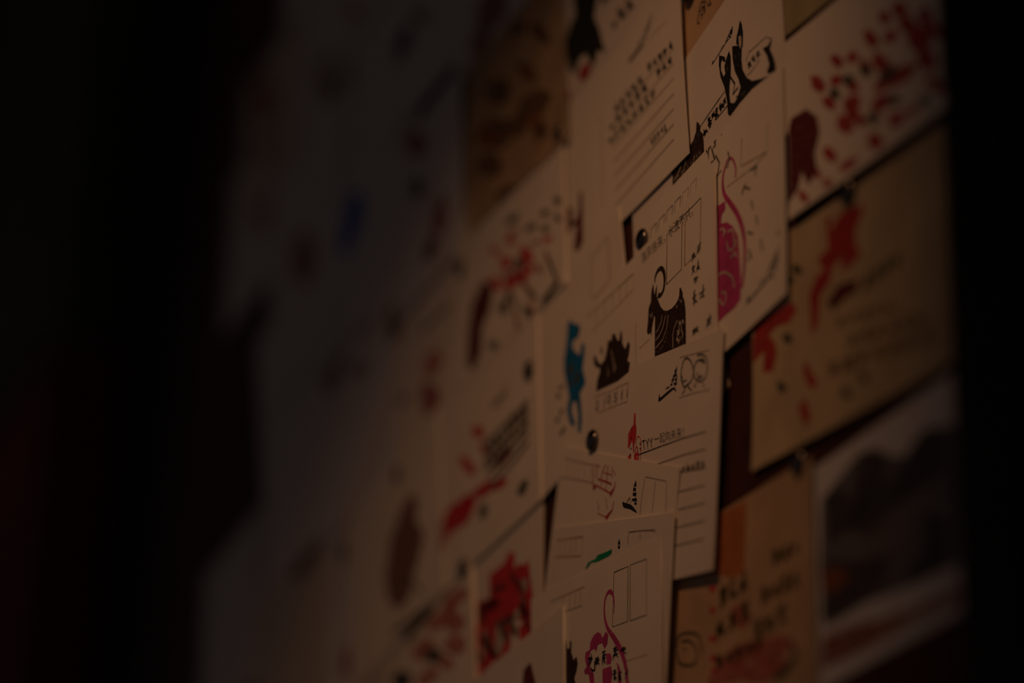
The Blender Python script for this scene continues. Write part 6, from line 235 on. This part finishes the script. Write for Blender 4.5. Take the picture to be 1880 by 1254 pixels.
def handwriting(bm, n, a, seed, wd, rows, lu, lv):
    """brush-like characters: each a small knot of crossing strokes"""
    rnd = random.Random(seed * 13 + 5); f = affine(a)
    for r in range(rows):
        for k in range(n):
            x0 = (k + .10) / n; cw = .80 / n; y0 = (r + .08) / rows; ch = .84 / rows
            J = lambda x, y: f(x0 + cw * x, y0 + ch * y)
            st = []
            for q in range(rnd.randint(2, 3)):
                y = .2 + .7 * rnd.random(); xa = .25 * rnd.random(); st.append([(xa, y), (.7 + .3 * rnd.random(), y + .06)])
            for q in range(rnd.randint(1, 3)):
                x = .15 + .7 * rnd.random(); ya = .55 + .45 * rnd.random(); st.append([(x, ya), (x - .05, ya - .3), (x + .08 * (rnd.random() - .5), .25 * rnd.random())])
            if rnd.random() < .7: st.append([(.55, .65), (.35, .3), (.05, .03)])
            if rnd.random() < .7: st.append([(.45, .5), (.7, .25), (1.0, .08)])
            for s_ in st: stroke(bm, [J(*p) for p in s_], [wd * (.7 + .5 * rnd.random()), wd * .8, wd * .4][:len(s_)], lu, lv)
def pagoda(bm, a):
    f = affine(a)
    def P(*p): fill(bm, [f(x, y) for x, y in p])
    P((0, .24), (.03, .02), (.12, 0), (.3, .07), (.55, .16), (.8, .25), (1, .14), (.97, .20), (.86, .31), (.72, .32), (.5, .25), (.3, .18), (.14, .12), (.06, .15), (.03, .25))
    P((.74, 1), (.71, .88), (.78, .88))
    P((.66, .84), (.74, .90), (.80, .85), (.78, .77), (.68, .76)); P((.63, .70), (.70, .75), (.82, .74), (.85, .66), (.76, .64), (.66, .62))
    P((.58, .57), (.64, .61), (.74, .60), (.72, .52), (.62, .50)); P((.76, .60), (.88, .59), (.92, .50), (.80, .50))
    P((.56, .45), (.66, .48), (.70, .40), (.60, .38)); P((.74, .46), (.92, .46), (.96, .37), (.80, .36)); P((.30, .33), (.44, .40), (.56, .38), (.50, .34))
    P((.64, .72), (.67, .72), (.66, .40), (.62, .40)); P((.84, .66), (.88, .66), (.92, .38), (.88, .38))
def art_mesh(c, items, lu, lv, off, name, mat):
    bm = bmesh.new(); lev = items[0][1]
    for it in items:
        k = it[0]
        if k == 'p': fill(bm, it[2])
        elif k == 'l': p, w_ = (it[3], it[2]) if any(q in name for q in ('box', 'lines', 'divider', 'address')) else smooth_pts(it[3], it[2]); stroke(bm, p, w_, lu, lv)
        elif k == 't': glyphs(bm, it[2], it[3])
        elif k == 's': handwriting(bm, it[2], it[3], it[4], it[5], it[6], lu, lv)
        elif k == 'g': pagoda(bm, it[2])
    def cut(co, no, clear=False):
        bmesh.ops.bisect_plane(bm, geom=bm.verts[:] + bm.edges[:] + bm.faces[:], dist=1e-6, plane_co=co, plane_no=no, clear_outer=clear)
    for co, no in [((.004, 0, 0), (-1, 0, 0)), ((.996, 0, 0), (1, 0, 0)), ((0, .004, 0), (0, -1, 0)), ((0, .996, 0), (0, 1, 0))]: cut(co, no, True)
    if not bm.verts: bm.free(); return None
    sx = [v.co.x for v in bm.verts]; sy = [v.co.y for v in bm.verts]
    for i in range(1, GX):
        if min(sx) < i / GX < max(sx): cut((i / GX, 0, 0), (1, 0, 0))
    for i in range(1, GY):
        if min(sy) < i / GY < max(sy): cut((0, i / GY, 0), (0, 1, 0))
    for f_ in bm.faces:
        if f_.normal.z < 0: f_.normal_flip()
    org = c['org']
    for v in bm.verts: v.co = world(c, v.co.x, v.co.y, off + .05 * lev) - org
    me = bpy.data.meshes.new(name); bm.to_mesh(me); bm.free(); me.materials.append(mat); return me
for c in CARDS:
    c['org'] = org = Vector(((c['O'][0] + c['u'][0]/2 + c['v'][0]/2) / 1000, -c['base'] / 1000, (c['O'][1] + c['u'][1]/2 + c['v'][1]/2) / 1000))
    root = link(c['name'], None, loc=org, label=c['label'], category='postcard', group='postcards pinned in layers on the board')
    root.empty_display_size = .02
    link('paper', paper_mesh(c, org), root)
    lu = math.hypot(*c['u']); lv = math.hypot(*c['v'])
    for i, (part, ink, items) in enumerate(c['art']):
        for lev in sorted({it[1] for it in items}):
            sub = [it for it in items if it[1] == lev]
            groups = [[it] for it in sub] if len(sub) <= 6 and all(it[0] == 'p' for it in sub) else [sub]
            for gsub in groups:
                me = art_mesh(c, gsub, lu, lv, .03 + .004 * i, part, MATS['ink_' + ink])
                if me: link(part, me, root)

# ------------------------------------------------------------------ thumbtacks
m_steel = material('tack_steel', (.22, .20, .18), .22, metal=1, vary=.2, scale=300)
def lathe(name, prof, mat, n=28):
    bm = bmesh.new(); rings = []
    for r, h in prof:
        rings.append([bm.verts.new((r * math.cos(2*math.pi*i/n), -h, r * math.sin(2*math.pi*i/n))) for i in range(n)] if r > 0 else [bm.verts.new((0, -h, 0))])
    for a, b in zip(rings, rings[1:]):
        for i in range(n):
            j = (i + 1) % n
            if len(a) == 1: bm.faces.new((a[0], b[j], b[i]))
            elif len(b) == 1: bm.faces.new((a[i], a[j], b[0]))
            else: bm.faces.new((a[i], a[j], b[j], b[i]))
    bmesh.ops.recalc_face_normals(bm, faces=bm.faces[:])
    me = bpy.data.meshes.new(name); bm.to_mesh(me); bm.free(); me.materials.append(mat)
    for p in me.polygons: p.use_smooth = True
    return me
head_me = lathe('head', [(0, .0001), (.0049, .0001), (.0051, .0003), (.0051, .0007), (.0050, .0012), (.0045, .0017), (.0037, .0021), (.0026, .0024), (.0013, .00255), (0, .0026)], m_steel)
for x, z, h, lab in TACKS:
    t = link('thumbtack', None, loc=(x / 1000, -h / 1000, z / 1000), label=lab, category='thumbtack', group='steel thumbtacks in the board')
    t.empty_display_size = .005
    link('head', head_me, t)
    link('pin', lathe('pin', [(0, -h / 1000 - .003), (.0005, -h / 1000 - .0005), (.0005, .0004), (0, .0004)], m_steel, 10), t)
